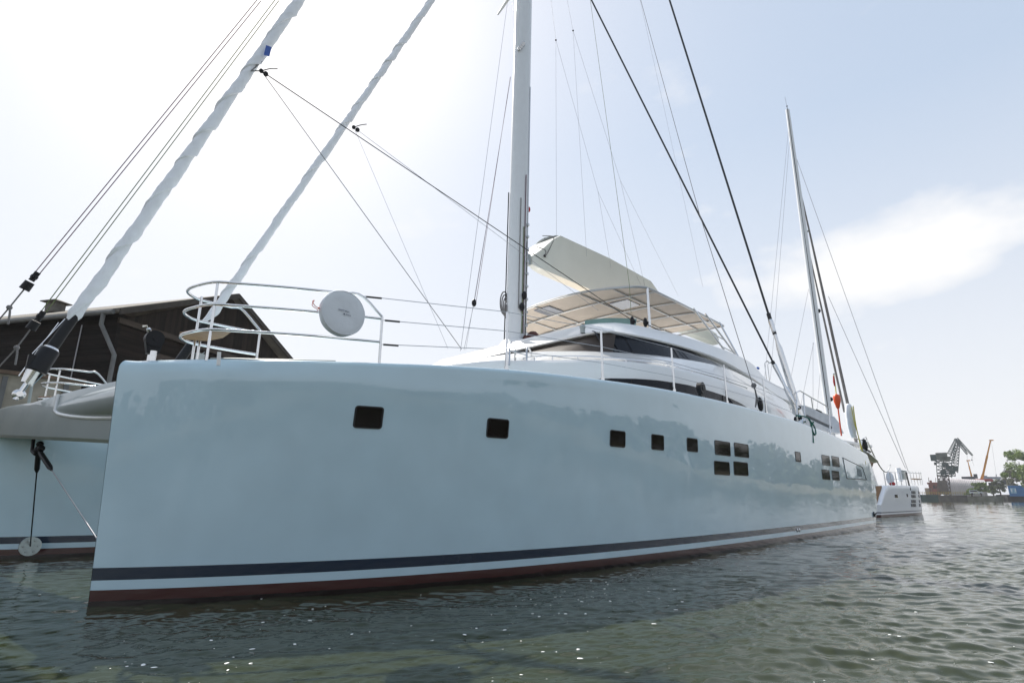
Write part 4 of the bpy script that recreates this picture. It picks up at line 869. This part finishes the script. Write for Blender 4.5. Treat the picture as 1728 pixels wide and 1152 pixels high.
bm_ = [l2(far(*q, dd_)) for q, dd_ in (((1398, 706), 53), ((1300, 672), 47))]
mb = MB(); lo_ = []
for k in np.linspace(.03, 1, 8):
    p = bm_[0] * (1 - k) + bm_[1] * k; h_ = 1.9; lo_.append([p + np.array([0, s_ * wd_, z_]) for s_, wd_, z_ in ((-1, .15, -h_ * .75), (-1, .38, -.2), (-1, .3, .25), (1, .3, .25), (1, .38, -.2), (1, .15, -h_ * .75))])
mb.loft(lo_, cap0=True, cap1=True).build('boom', M['sailcover'], c2t, smooth=50)
mb = MB(); c = mb0; mb.loft([[(c[0] + sx, c[1] + sy, z) for sx, sy in ((-6, -2.6), (2.0, -2.6), (3.2, -1.2), (3.2, 3), (2, 4.5), (-6, 4.5))] for z in (5.9, 6.15)], cap0=True, cap1=True).build('hardtop', M['white'], c2t, bevel=.05)
MB().tube([(c[0] - .2, c[1] - 1.2, 2.4), (c[0] - .2, c[1] - 1.2, 6.0)], .55, 20).build('mast_support', M['white'], c2t)
mb = MB(); mb.loft([[(c[0] + sx, c[1] + sy, z) for sx, sy in ((-4.5, -2.3), (3.0 - o_, -2.3), (4.2 - o_, -1), (4.2 - o_, 3), (3.0 - o_, 4.2), (-4.5, 4.2))] for z, o_ in ((2.4, 0), (4.6, 1.2))], cap0=True, cap1=True).build('deckhouse', M['white'], c2t, bevel=.1)
# slack mooring line between the two boats
ml0 = np.array(wpt(aty(1464, 745, -8.3))); ml1 = np.array([*(O2 + U2 * 5.2 + W2 * .3), 4.2]); mid = (ml0 + ml1) / 2 - [0, 0, 1.1]
tag(MB().tube(curve([ml0, ml0 * .5 + mid * .5 - np.array([0, 0, .25]), mid, mid * .5 + ml1 * .5 - np.array([0, 0, .25]), ml1], 24), .04, 6).build('mooring_line', mat('white_mooring_rope', (.7, .7, .68), .8, var=.1, vscale=30), None, smooth=60), 'slack white mooring line running between the two catamarans', 'mooring line')

# ------------------------------------------------------------------ quay and barn on the left
qa = mat('quay_concrete', (.20, .19, .165), .9, var=.3, vscale=.6, bump=.02, bscale=3)
def lw2(x, y, z): p = O + U * x + W * y; return (p[0], p[1], z)
mb = MB(); qp = [lw2(-90, 11.0, 0), lw2(44, 11.0, 0), lw2(44, 120, 0), lw2(-90, 120, 0)]; mb.poly([(x, y, -2.9) for x, y, z in qp], (0, 0, 4.6)); q_ = mb.build('quay', qa); q_['kind'] = 'structure'
BC = np.array([-20.9021, 28.5561]); BD = np.array([-.97059, .24074]); BG = np.array([.24074, .97059])   # barn corner, long side, gable direction
ba = math.atan2(BG[1], BG[0]); BW = 15.4; EZ, RZ, BL, GZ = 11.0, 14.5, 46, 1.7
barn = empty('timber_warehouse', (BC[0], BC[1], GZ), ba)   # local x along the gable, local y along the long side
tag(barn, 'dark timber boarded warehouse with low pitched roof behind the bows', 'warehouse')
ez, rz_ = EZ - GZ, RZ - GZ
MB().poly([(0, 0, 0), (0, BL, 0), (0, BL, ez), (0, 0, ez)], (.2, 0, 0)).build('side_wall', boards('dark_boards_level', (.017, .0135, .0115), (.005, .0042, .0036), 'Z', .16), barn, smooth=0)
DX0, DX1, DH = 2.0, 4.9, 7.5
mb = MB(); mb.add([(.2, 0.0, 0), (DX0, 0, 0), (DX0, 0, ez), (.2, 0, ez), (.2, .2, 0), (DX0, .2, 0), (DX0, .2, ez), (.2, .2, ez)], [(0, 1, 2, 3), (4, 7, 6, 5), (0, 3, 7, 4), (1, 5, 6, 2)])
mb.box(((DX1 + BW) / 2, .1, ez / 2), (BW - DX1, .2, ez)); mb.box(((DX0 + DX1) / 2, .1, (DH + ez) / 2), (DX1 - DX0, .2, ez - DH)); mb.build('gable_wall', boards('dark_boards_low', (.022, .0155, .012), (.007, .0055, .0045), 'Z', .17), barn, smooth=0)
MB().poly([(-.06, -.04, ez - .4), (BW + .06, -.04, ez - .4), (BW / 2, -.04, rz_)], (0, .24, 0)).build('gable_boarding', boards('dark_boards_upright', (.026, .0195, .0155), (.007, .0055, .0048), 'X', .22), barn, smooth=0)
MB().box((BW / 2, -.1, ez - .42), (BW + .2, .14, .3)).build('gable_beam', mat('weathered_beam', (.045, .031, .021), .85, var=.4, vscale=3, stretch=(.3, 3, 3)), barn)
rfm = mat('mossy_roof_felt', (.17, .15, .125), .9, col2=(.11, .10, .085), vscale=1.2, bump=.03, bscale=6)
mb = MB(); ov = .55
for sx, s_ in ((-ov, 1), (BW + ov, -1)):
    zo = ez + .1 - ov * (rz_ - ez) / (BW / 2)
    mb.poly([(sx, -ov, zo), (BW / 2, -ov, rz_ + .1), (BW / 2, BL, rz_ + .1), (sx, BL, zo)], (0, 0, .22))
roof = mb.build('roof', rfm, barn, smooth=0)
MB().poly([(-ov, -ov - .03, ez - .3), (BW / 2, -ov - .03, rz_ - .04), (BW / 2, -ov - .03, rz_ + .3), (-ov, -ov - .03, ez + .04)], (0, -.06, 0)).build('bargeboard', mat('dark_bargeboard', (.035, .028, .022), .8, var=.3), roof)
MB().poly([(BW + ov, -ov - .03, ez - .3), (BW / 2, -ov - .03, rz_ - .04), (BW / 2, -ov - .03, rz_ + .3), (BW + ov, -ov - .03, ez + .04)], (0, -.06, 0)).build('bargeboard', mat('dark_bargeboard', (.035, .028, .022), .8, var=.3), roof)
for i, (k, yy) in enumerate(((.62, 11.3), (.5, 30))):
    x = BW / 2 * k; z = ez + (rz_ - ez) * k + .3; mb = MB(); mb.box((x, yy, z + .3), (.7, .85, .7)); mb.loft([[(x + sx * w_, yy + sy * w_, z + zz) for sx, sy in ((-1, -1), (1, -1), (1, 1), (-1, 1))] for w_, zz in ((.62, .64), (.62, .70), (.1, .92))], cap0=True, cap1=True); mb.build('roof_vent', mat('vent_concrete', (.15, .14, .12), .9, var=.3), roof)
gt_ = mat('zinc_gutter', (.14, .145, .145), .6, metal=.3, var=.25, vscale=2)
gz = ez - .14; mb = MB(); mb.tube([(-ov - .08, -.3, gz), (-ov - .08, BL, gz)], .13, 10); mb.build('gutter', gt_, barn)
mb = MB(); mb.tube([(-ov - .08, .35, gz), (-ov - .08, .35, gz - .65), (-.12, -.28, gz - 2.2), (-.12, -.28, 0)], .11, 10); mb.build('downpipe', gt_, barn)
MB().tube([(-.03, 2.4, ez - .5), (-.03, 2.4, 0)], .03, 6).build('lightning_wire', M['wire'], barn)
dm = mat('grey_corrugated_door', (.34, .36, .36), .6, var=.1, vscale=2)
mb = MB(); dp = [(DX0 + .02, DH - .9), (DX0 + .45, DH - .25), (DX0 + 1.0, DH), (DX1 - 1.0, DH), (DX1 - .45, DH - .25), (DX1 - .02, DH - .9), (DX1 - .02, 0), (DX0 + .02, 0)]
mb.poly([(x, .05, z) for x, z in dp], (0, .08, 0))
for i in range(16): x = DX0 + .1 + i * .18; zt = np.interp(x, [p[0] for p in dp[:6]], [p[1] for p in dp[:6]]); mb.bar((x, .04, 0), (x, .04, zt - .05), .035, 6)
mb.box(((DX0 + DX1) / 2, .02, DH - 1.5), (DX1 - DX0 - .1, .06, .06)); mb.build('door', dm, barn, smooth=40)
mb = MB(); dp2 = [(DX0 - .35, DH - 1.0), (DX0 - .1, DH - .3), (DX0 + .6, DH + .22), (DX1 - .6, DH + .22), (DX1 + .1, DH - .3), (DX1 + .35, DH - 1.0)]
dpi = [(DX0 + .02, DH - .95), (DX0 + .42, DH - .28), (DX0 + 1.0, DH - .02), (DX1 - 1.0, DH - .02), (DX1 - .42, DH - .28), (DX1 - .02, DH - .95)]
mb.loft([[(x, -.12, z) for x, z in dp2], [(x, -.12, z) for x, z in dpi], [(x, .02, z) for x, z in dpi]], closed=False); mb.loft([[(x, -.12, z) for x, z in dp2], [(x, .0, z) for x, z in dp2]], closed=False); mb.build('door_arch', mat('dark_arch', (.045, .030, .022), .8, var=.3), barn, smooth=30)
mb = MB(); mb.box((5.5, -.25, 8.2), (.5, .3, .4)).bar((5.5, -.1, 8.2), (5.9, -.2, 8.6), .03).tube(curve([(6.1, -.2, 7.8), (6.3, -.4, 8.2), (6.6, -.4, 8.1), (6.5, -.4, 7.7)], 10), .04, 6); mb.build('wall_lamp', M['greypaint'], barn)
# lean-to with white fascia beside the gable
sh = empty('lean_to_shed', (BC[0], BC[1], GZ), ba); tag(sh, 'low grey shed with white roof edge against the timber gable', 'shed')
MB().poly([(5.6, -2.8, 0), (13.5, -2.8, 0), (13.5, -2.8, 4.9), (5.6, -2.8, 6.7)], (0, 2.6, 0)).build('wall', mat('grey_render', (.23, .24, .25), .85, var=.15), sh, smooth=0)
mb = MB().poly([(5.2, -3.1, 6.75), (14.2, -3.1, 4.7), (14.2, -3.1, 5.1), (5.2, -3.1, 7.15)], (0, 2.95, 0)).build('roof', mat('white_fascia', (.62, .63, .64), .6, var=.1), sh, smooth=0)
# concrete shed at the far left below the warehouse
wl_ = empty('concrete_wall', lw2(-7.5, 13.2, 1.7), A); tag(wl_, 'weathered beige concrete wall with rail on the quay at the left edge', 'wall')
MB().box((0, .25, 2.2), (20, .5, 4.4)).build('panel', mat('beige_concrete', (.30, .27, .22), .9, var=.35, vscale=.9, bump=.02, bscale=5), wl_)
MB().box((0, .2, 4.47), (20.2, .7, .14)).build('coping', mat('rusty_coping', (.14, .09, .06), .8, var=.3), wl_)
for k in range(11): MB().box((-9.5 + 1.9 * k, -.06, 2.15), (.16, .14, 4.3)).build('rib', mat('steel_rib', (.12, .12, .12), .7, var=.2), wl_)

# ------------------------------------------------------------------ far bank on the right
def tree(name, base, h, cr_, n, label, group, mtl, seed, shape=(1, 1, 1), trunk=.35, leaf=.5, parent_kind=None):
    g = np.random.default_rng(seed); root = empty(name, base)
    mb = MB(); mb.tube([(0, 0, -.3), (.1, 0, h * .25), (-.1, .1, h * .55), (.05, 0, h * .8)], [trunk, trunk * .7, trunk * .45, trunk * .15], 8)
    for k in range(6): a = g.random() * 6.28; z0 = h * (.25 + .4 * g.random()); mb.tube([(0, 0, z0), (cr_ * .4 * math.cos(a), cr_ * .4 * math.sin(a), z0 + h * .15), (cr_ * .75 * math.cos(a), cr_ * .75 * math.sin(a), z0 + h * .22)], [trunk * .35, trunk * .2, trunk * .06], 5)
    mb.build('trunk', M['bark'], root)
    mb = MB(); nc = 26; cl = []
    for k in range(nc):
        a = g.random() * 6.28; zz = g.random(); r_ = cr_ * math.sqrt(g.random()) * (1.05 - .55 * zz)
        cl.append((r_ * math.cos(a) * shape[0], r_ * math.sin(a) * shape[1], h * (.25 + .75 * zz), cr_ * (.18 + .2 * g.random())))
    V = []; Fc = []
    for i in range(n):
        c = cl[int(g.integers(nc))]; v = g.normal(size=3); v /= np.linalg.norm(v); rr_ = c[3] * (g.random() ** .4)
        p = np.array(c[:3]) + v * rr_ * [1, 1, .75]; a = g.normal(size=3); a /= np.linalg.norm(a); b = np.cross(a, g.normal(size=3)); b /= np.linalg.norm(b)
        s_ = leaf * (.6 + .8 * g.random()); k0 = len(V); V += [p - a * s_, p + b * s_ * .5, p + a * s_, p - b * s_ * .5]; Fc.append((k0, k0 + 1, k0 + 2, k0 + 3))
    mb.add(V, Fc).build('crown', M[mtl], root, smooth=0)
    tag(root, label, 'tree', group); return root
M['bark'] = mat('bark', (.07, .05, .035), .9, var=.3, vscale=4)
M['leaf'] = mat('fresh_leaves', (.22, .30, .05), .6, col2=(.08, .14, .025), vscale=.5)
M['leafdark'] = mat('dark_leaves', (.075, .11, .035), .6, col2=(.04, .065, .02), vscale=.4)
M['leafgrey'] = mat('olive_leaves', (.15, .15, .075), .6, col2=(.09, .10, .05), vscale=.4)
D = 260.
def facing(name, px, py, d):               # an Empty on the far bank turned towards the river, and a photo-pixel -> local point map on its front plane
    B = far(px, py, d); e2 = B[:2] / np.linalg.norm(B[:2]); e1 = np.array([e2[1], -e2[0]]); dh = np.linalg.norm(B[:2])
    o = empty(name, tuple(B), math.atan2(e1[1], e1[0]))
    def f(q, y=0):
        r = ray(*q); P = np.array([0, 0, CH]) + r * (dh + y) / (r[:2] @ e2); return np.array([(P - B)[:2] @ e1, y, P[2] - B[2]])
    return o, f
def fx(px, py, d=D): return far(px, py, d)
bank = mat('bank_earth', (.17, .155, .12), .9, col2=(.10, .10, .06), vscale=.12, bump=.05, bscale=1)
# land: one sheet behind the far water edge and round to the right and behind the camera
mb = MB(); edge = [(60, 275), (150, 270), (196, 262), (235, 255), (262, 225), (230, 150), (190, 90), (150, 20), (120, -60), (70, -110), (-60, -130), (-220, -120)]
o1 = [(x * 1.02, y * 1.02 + (0), 2.1) for x, y in edge]; o0 = [(x, y, -1.5) for x, y in edge]; o2 = [(x * 6, y * 6, 2.6) for x, y in edge]
mb.loft([o0, o1, o2], closed=False); ld = mb.build('far_bank', bank, smooth=30); ld['kind'] = 'structure'
# quay wall pieces at the far bank
def qwall(name, px0, px1, d, ztop, m_, label):
    a, b = fx(px0, 838, d), fx(px1, 838, d); mb = MB(); mb.poly([(a[0], a[1], -1), (b[0], b[1], -1), (b[0], b[1], ztop), (a[0], a[1], ztop)], (0, 6, 0)); o = mb.build(name, m_, smooth=0); tag(o, label, 'quay wall'); return o
steelsheet = mat('green_sheet_piling', (.03, .075, .06), .7, var=.35, vscale=.4)
qwall('sheet_pile_wall', 1540, 1583, 256, 2.5, steelsheet, 'dark green sheet pile quay wall left of the harbour crane foot')
qwall('timber_quay_front', 1583, 1632, 256, 2.2, mat('dark_timber_quay', (.05, .042, .032), .9, col2=(.13, .115, .09), vscale=.35), 'broken dark timber quay front under the harbour crane')
qwall('concrete_quay_edge', 1632, 1700, 257, 1.9, mat('pale_quay_edge', (.26, .25, .19), .9, col2=(.13, .13, .08), vscale=.3), 'pale concrete quay edge with grassy foot below the parked van')
qwall('dark_quay_wall', 1700, 1790, 255, 2.5, mat('dark_quay', (.035, .034, .034), .9, var=.3, vscale=.3), 'dark quay wall in front of the blue container')
mb = MB(); a, b = fx(1540, 830, 258), fx(1640, 830, 258)
for k in range(26):
    p = a + (b - a) * k / 25; mb.bar((p[0], p[1], 2.4), (p[0], p[1], 3.7), .07, 5)
for z_ in (3.1, 3.7): mb.bar((a[0], a[1], z_), (b[0], b[1], z_), .06, 5)
rl = mb.build('quay_railing', mat('yellow_railing', (.40, .30, .04), .7, var=.2)); tag(rl, 'yellow railing along the dark quay below the harbour crane', 'railing')
# level luffing harbour crane
hcn, f_ = facing('harbour_crane', 1591, 838, 262)
tag(hcn, 'tall weathered grey green lattice harbour crane with folded jib', 'crane')
def fl(px, py): return f_((px, py))
gm = mat('crane_grey_green', (.040, .075, .075), .7, col2=(.085, .105, .095), vscale=.6); gm2 = mat('crane_house_paint', (.16, .17, .14), .7, col2=(.10, .11, .10), vscale=.5); rm = mat('rusty_leg', (.16, .13, .11), .8, col2=(.09, .075, .065), vscale=.5)
mb = MB(); mb.truss(fl(1590, 836), fl(1588, 802), 3.0, 2.4, 5, .28).truss(fl(1600, 836), fl(1596, 802), 2.2, 2.0, 5, .25); mb.box(fl(1592, 822), (3.2, 3, 6)); mb.build('portal_leg', rm, hcn)
mb = MB(); mb.truss(fl(1589, 804), fl(1586, 775), 3.2, 2.6, 5, .2).truss(fl(1598, 804), fl(1599, 775), 3.4, 3, 5, .2); mb.truss(fl(1586, 800), fl(1612, 800), 1.6, 1.4, 4, .2).truss(fl(1588, 790), fl(1612, 790), 2.0, 2.0, 4, .2)
for q in ((1592, 797, 2.2, 1.6), (1601, 789, 2.0, 1.4), (1607, 797, 2.2, 1.2), (1612, 791, 1.8, 2.0), (1595, 783, 2.4, 1.3)): mb.box(fl(*q[:2]), (q[2], 3, q[3]))
mb.build('tower', gm, hcn)
MB().box(fl(1589, 769.5), (4.2, 4, 3.0)).box(fl(1594, 774), (4, 4, 2.0)).build('machinery_house', gm2, hcn, bevel=.1)
MB().box(fl(1575, 772), (2.2, 3.5, 2.7)).bar(fl(1577, 777), fl(1586, 779), .3).box(fl(1578, 782), (.8, 1, 1.2)).build('counterweight', gm, hcn)
MB().truss(fl(1601, 768), fl(1613.5, 740), 1.6, .7, 8, .16).build('back_stay', gm, hcn)
MB().truss(fl(1610, 796), fl(1616, 747), 2.6, 1.6, 10, .2).truss(fl(1605, 778), fl(1614, 750), 1.6, 1.2, 6, .16).build('main_boom', gm, hcn)
MB().truss(fl(1613, 739.5), fl(1632, 766), 1.5, .5, 9, .15).truss(fl(1616, 742), fl(1641, 768), 1.2, .5, 9, .15).build('jib', gm, hcn)
mb = MB(); mb.bar(fl(1641, 768), fl(1640, 775), .04, 5).ball(fl(1640, 775.5), .3, 6).bar(fl(1640, 775), fl(1643.5, 786), .03, 5).bar(fl(1632, 767), fl(1632, 780), .04, 5); mb.build('hoist_cable', M['black'], hcn)
# mobile cranes
om = mat('crane_orange', (.62, .25, .02), .6, var=.15, vscale=.5); dk = mat('dark_machinery', (.04, .045, .06), .7, var=.3)
def mobile(base, elbow, tip, w0, label, mtl, d, body=True):
    r0, f = facing('mobile_crane', *base, d)
    a, b, c = f(base), f(elbow), f(tip)
    mb = MB(); mb.tube([a, b], [w0, w0 * .9], 4).tube([b, b * .45 + c * .55], [w0 * .72] * 2, 4).tube([b * .45 + c * .55, c], [w0 * .55, w0 * .45], 4); mb.build('telescopic_boom', mtl, r0, smooth=0)
    MB().box(c + np.array([.3, 0, .1]), (1.6, .6, .5)).build('boom_head', mtl, r0)
    if body: MB().box(a + np.array([-1.5, 0, -.3]), (5.5, 2.6, 1.4)).box(a + np.array([1.6, 0, .5]), (1.6, 2.2, 2.2)).build('machinery', dk, r0, bevel=.1)
    tag(r0, label, 'crane'); return r0, f
cA, fA = mobile((1640, 805), (1638, 797), (1633, 777), .55, 'small orange mobile crane behind the pale hangar, leaning left', om, 300)
cB, fB = mobile((1656, 810), (1659, 800), (1671.5, 743), .78, 'tall orange mobile crane with long straight boom beside the hangar', om, 270, False)
MB().box(fB((1660, 810)), (6.5, 2.8, 1.2)).build('machinery', mat('red_cab', (.35, .05, .04), .6, var=.2), cB, bevel=.1); MB().bar(fB((1673, 744)), fB((1683, 815)), .035, 5).build('hoist_cable', M['wire'], cB)
mobile((1687, 815), (1689, 810), (1700.5, 776), .5, 'white mobile crane boom leaning right near the tree', mat('crane_white', (.72, .70, .68), .5, var=.1), 280)
# gantry crane far behind
gc, f = facing('gantry_crane', 1675, 806, 420)
MB().poly([f((1661, 804)), f((1689, 804)), f((1689, 808)), f((1661, 808))], (0, 4, 0)).box(f((1663, 807)), (2.5, 4, 4)).build('girder', mat('blue_grey_girder', (.17, .20, .26), .7, var=.1), gc)
mb = MB(); mb.bar(f((1681, 800)), f((1683, 830)), .3).bar(f((1664, 808)), f((1664, 830)), .4); mb.build('leg', mat('blue_grey_leg', (.2, .22, .27), .7, var=.1), gc)
tag(gc, 'distant blue grey gantry girder seen between the hangar and the tree', 'crane')
# hangar of pale ribbed sheeting
hg, f = facing('storage_hangar', 1630, 834, 266)
mb = MB(); L_ = []; xa = f((1598, 836))[0]; xb = f((1667, 836))[0]; nseg = 69
for i in range(nseg + 1):
    x = xa + (xb - xa) * i / nseg; rip = .12 * (i % 3 == 0) ; H_ = 8.9 - 1.3 * (i / nseg); sc = []
    for k in range(13):
        a = math.pi * k / 12; e_ = .55; cx = math.copysign(abs(math.cos(a)) ** e_, math.cos(a)); sz = math.sin(a) ** .62
        sc.append((x - .8 * sz * (1 - i / nseg), 7 - 7 * cx - rip * .0 + (rip if cx > 0 else -rip) * -1, -1.2 + (H_ + rip) * sz))
    L_.append(sc)
mb.loft(L_, closed=False, cap0=True, cap1=True).build('shell', mat('pale_ribbed_sheet', (.47, .44, .45), .7, var=.08, vscale=.3, stretch=(3, .3, .2)), hg, smooth=20)
MB().tube([(xa - .15, 7 - 7 * math.copysign(abs(math.cos(a)) ** .55, math.cos(a)), -1.2 + 9.0 * math.sin(a) ** .62) for a in np.linspace(0.01, math.pi - .01, 20)], .2, 6).build('end_rim', mat('pale_rim', (.62, .60, .60), .6, var=.05), hg)
tag(hg, 'long pale ribbed storage hangar on the far quay', 'hangar')
# red brick building and rooftop bits
rb, f = facing('brick_building', 1574, 834, 285)
br = mat('red_brick', (.24, .095, .07), .9, col2=(.15, .06, .05), vscale=.6)
def bx2(p0, p1, dep, name, m_, par):
    a, b = f(p0), f(p1); return MB().box(((a[0] + b[0]) / 2, dep / 2, (a[2] + b[2]) / 2), (abs(b[0] - a[0]), dep, abs(a[2] - b[2]))).build(name, m_, par)
bx2((1566, 815), (1588, 836), 10, 'wall', br, rb); bx2((1564, 813.5), (1589, 816), 11, 'roof', mat('dull_red_roof', (.22, .08, .06), .8, var=.2), rb); bx2((1560, 823), (1575, 838), 8, 'annex', mat('pale_plaster', (.30, .25, .2), .9, var=.2), rb); bx2((1574, 818), (1586, 824), 10.3, 'window_band', M['rubber'], rb); bx2((1568, 810), (1573, 814), 4, 'roof_hut', br, rb)
MB().bar(f((1567, 812)), f((1567, 805)), .12, 5).bar(f((1579, 813)), f((1579, 806)), .12, 5).build('roof_pipe', rm, rb)
tag(rb, 'red brick harbour building left of the crane legs', 'building')
# van
vn, f = facing('parked_van', 1648, 834, 252); sc_ = (fx(1658, 834, 252) - fx(1640, 834, 252))[0] / 4.4
mb = MB(); pr = [(-2.2, .35), (-2.2, 1.5), (-2.0, 1.78), (.3, 1.8), (.9, 1.2), (2.0, 1.0), (2.2, .6), (2.2, .35)]; mb.poly([(x * sc_, 0, z * sc_) for x, z in pr], (0, 1.7, 0)); mb.build('body', mat('silver_grey_paint', (.55, .58, .60), .3, coat=.6, var=.03), vn, smooth=0, bevel=.08)
MB().poly([(x * sc_, -.03, z * sc_) for x, z in ((-1.9, 1.15), (-1.85, 1.6), (.2, 1.62), (.65, 1.2))], (0, .05, 0)).build('side_glass', M['glass'], vn)
for x in (-1.4, 1.4): MB().tube([(x * sc_, -.06, .33 * sc_), (x * sc_, .2, .33 * sc_)], .34 * sc_, 14).build('wheel', M['rubber'], vn)
MB().box((-.2, -.04, .78 * sc_), (1.4, .04, .16)).build('side_stripe', M['yellow'], vn)
tag(vn, 'silver grey van with yellow stripe parked in front of the green bush', 'van')
# blue site cabin
bc_, f = facing('site_cabin', 1716, 836, 250)
a, b = f((1700, 819)), f((1742, 832)); bm1 = mat('bright_blue_cladding', (.03, .17, .42), .6, var=.1, vscale=1); bm2 = mat('pale_blue_cladding', (.30, .52, .66), .6, var=.08)
MB().box(((a[0] + b[0]) / 2, 3, (a[2] + b[2]) / 2 - .6), (b[0] - a[0], 6, a[2] - b[2] + 1.2)).build('wall', bm1, bc_, bevel=.05)
p0, p1 = f((1704, 823)), f((1716, 832)); MB().box(((p0[0] + p1[0]) / 2, -.02, (p0[2] + p1[2]) / 2), (p1[0] - p0[0], .1, p0[2] - p1[2])).build('pale_panel', bm2, bc_)
for q0, q1, m_ in (((1705.5, 824.5), (1708.3, 829), 'canvas'), ((1712.5, 824.5), (1715, 829), 'canvas')):
    p0, p1 = f(q0), f(q1); MB().box(((p0[0] + p1[0]) / 2, -.07, (p0[2] + p1[2]) / 2), (p1[0] - p0[0], .1, p0[2] - p1[2])).build('window', M[m_], bc_)
p0, p1 = f((1709.3, 825)), f((1711.5, 832)); MB().box(((p0[0] + p1[0]) / 2, -.07, (p0[2] + p1[2]) / 2), (p1[0] - p0[0], .1, p0[2] - p1[2])).build('door', bm1, bc_)
tag(bc_, 'bright blue site cabin with pale panel and two windows by the tree', 'cabin')
# trees on the far bank
def gtree(px, py_top, d, cr_, n, mtl, label, seed, leaf=.5, **kw):
    b = fx(px, 836, d); b[2] = 2.0; t = fx(px, py_top, d); return tree('bushy_tree', b, t[2] - 2.0, cr_, n, label, 'trees on the far bank', mtl, seed, leaf=leaf, **kw)
gtree(1733, 764, 235, 7.6, 9000, 'leaf', 'big fresh green tree at the right edge rising above the blue cabin', 11, .36)
gtree(1711, 794, 285, 4.6, 3600, 'leafgrey', 'rounded olive tree behind the big green tree', 12, .36)
gtree(1689, 810, 270, 3.2, 2200, 'leafdark', 'dark green bush below the white crane boom', 13, .32)
gtree(1677, 818, 290, 2.6, 1400, 'leafdark', 'small dark bush between the hangar and the white crane boom', 14, .32)
gtree(1656, 816, 258, 3.2, 2600, 'leaf', 'leafy bush in front of the hangar behind the parked van', 15, .30, shape=(1.4, 1, 1))
gtree(1640, 826, 257, 2.2, 1200, 'leaf', 'low bush left of the parked van', 16, .26, shape=(1.6, 1, 1))
# wooded opposite shore, to the right of and behind the camera (mirrored in the hull)
mb = MB(); g = np.random.default_rng(21); V = []; Fc = []
pth = rs([(268, 240, 0), (282, 200, 0), (240, 145, 0), (200, 85, 0), (162, 15, 0), (130, -65, 0), (78, -118, 0), (-55, -140, 0), (-200, -130, 0)], 130)
for i, p in enumerate(pth):
    h = 9 + 6 * g.random() + 3 * math.sin(i * .35); 
    if g.random() < .12: h *= .45
    for k in range(150):
        z = h * g.random() ** .8; w_ = 4.5 * math.sqrt(max(.05, 1 - (z / h) ** 1.6)); q = np.array([p[0] + g.normal() * w_ * .6, p[1] + g.normal() * w_ * .6, 2 + z])
        a = g.normal(size=3); a /= np.linalg.norm(a); b = np.cross(a, g.normal(size=3)); b /= np.linalg.norm(b); s_ = .9 + .8 * g.random(); k0 = len(V)
        V += [q - a * s_, q + b * s_ * .6, q + a * s_, q - b * s_ * .6]; Fc.append((k0, k0 + 1, k0 + 2, k0 + 3))
wd_ = mb.add(V, Fc).build('wooded_shore', M['leafdark'], smooth=0); tag(wd_, 'wooded opposite shore mirrored in the glossy hull', None, None, 'stuff')

# ------------------------------------------------------------------ harbour air
hzm = bpy.data.materials.new('harbour_haze'); hzm.use_nodes = True; n = hzm.node_tree.nodes; n.remove(n['Principled BSDF'])
pv = n.new('ShaderNodeVolumePrincipled'); pv.inputs['Color'].default_value = (.93, .95, 1, 1); pv.inputs['Density'].default_value = .00028; pv.inputs['Anisotropy'].default_value = .0
hzm.node_tree.links.new(pv.outputs['Volume'], n['Material Output'].inputs['Volume'])
hb = MB().box((0, 0, 25), (13000, 13000, 60)).build('haze', hzm, smooth=0); hb['kind'] = 'stuff'
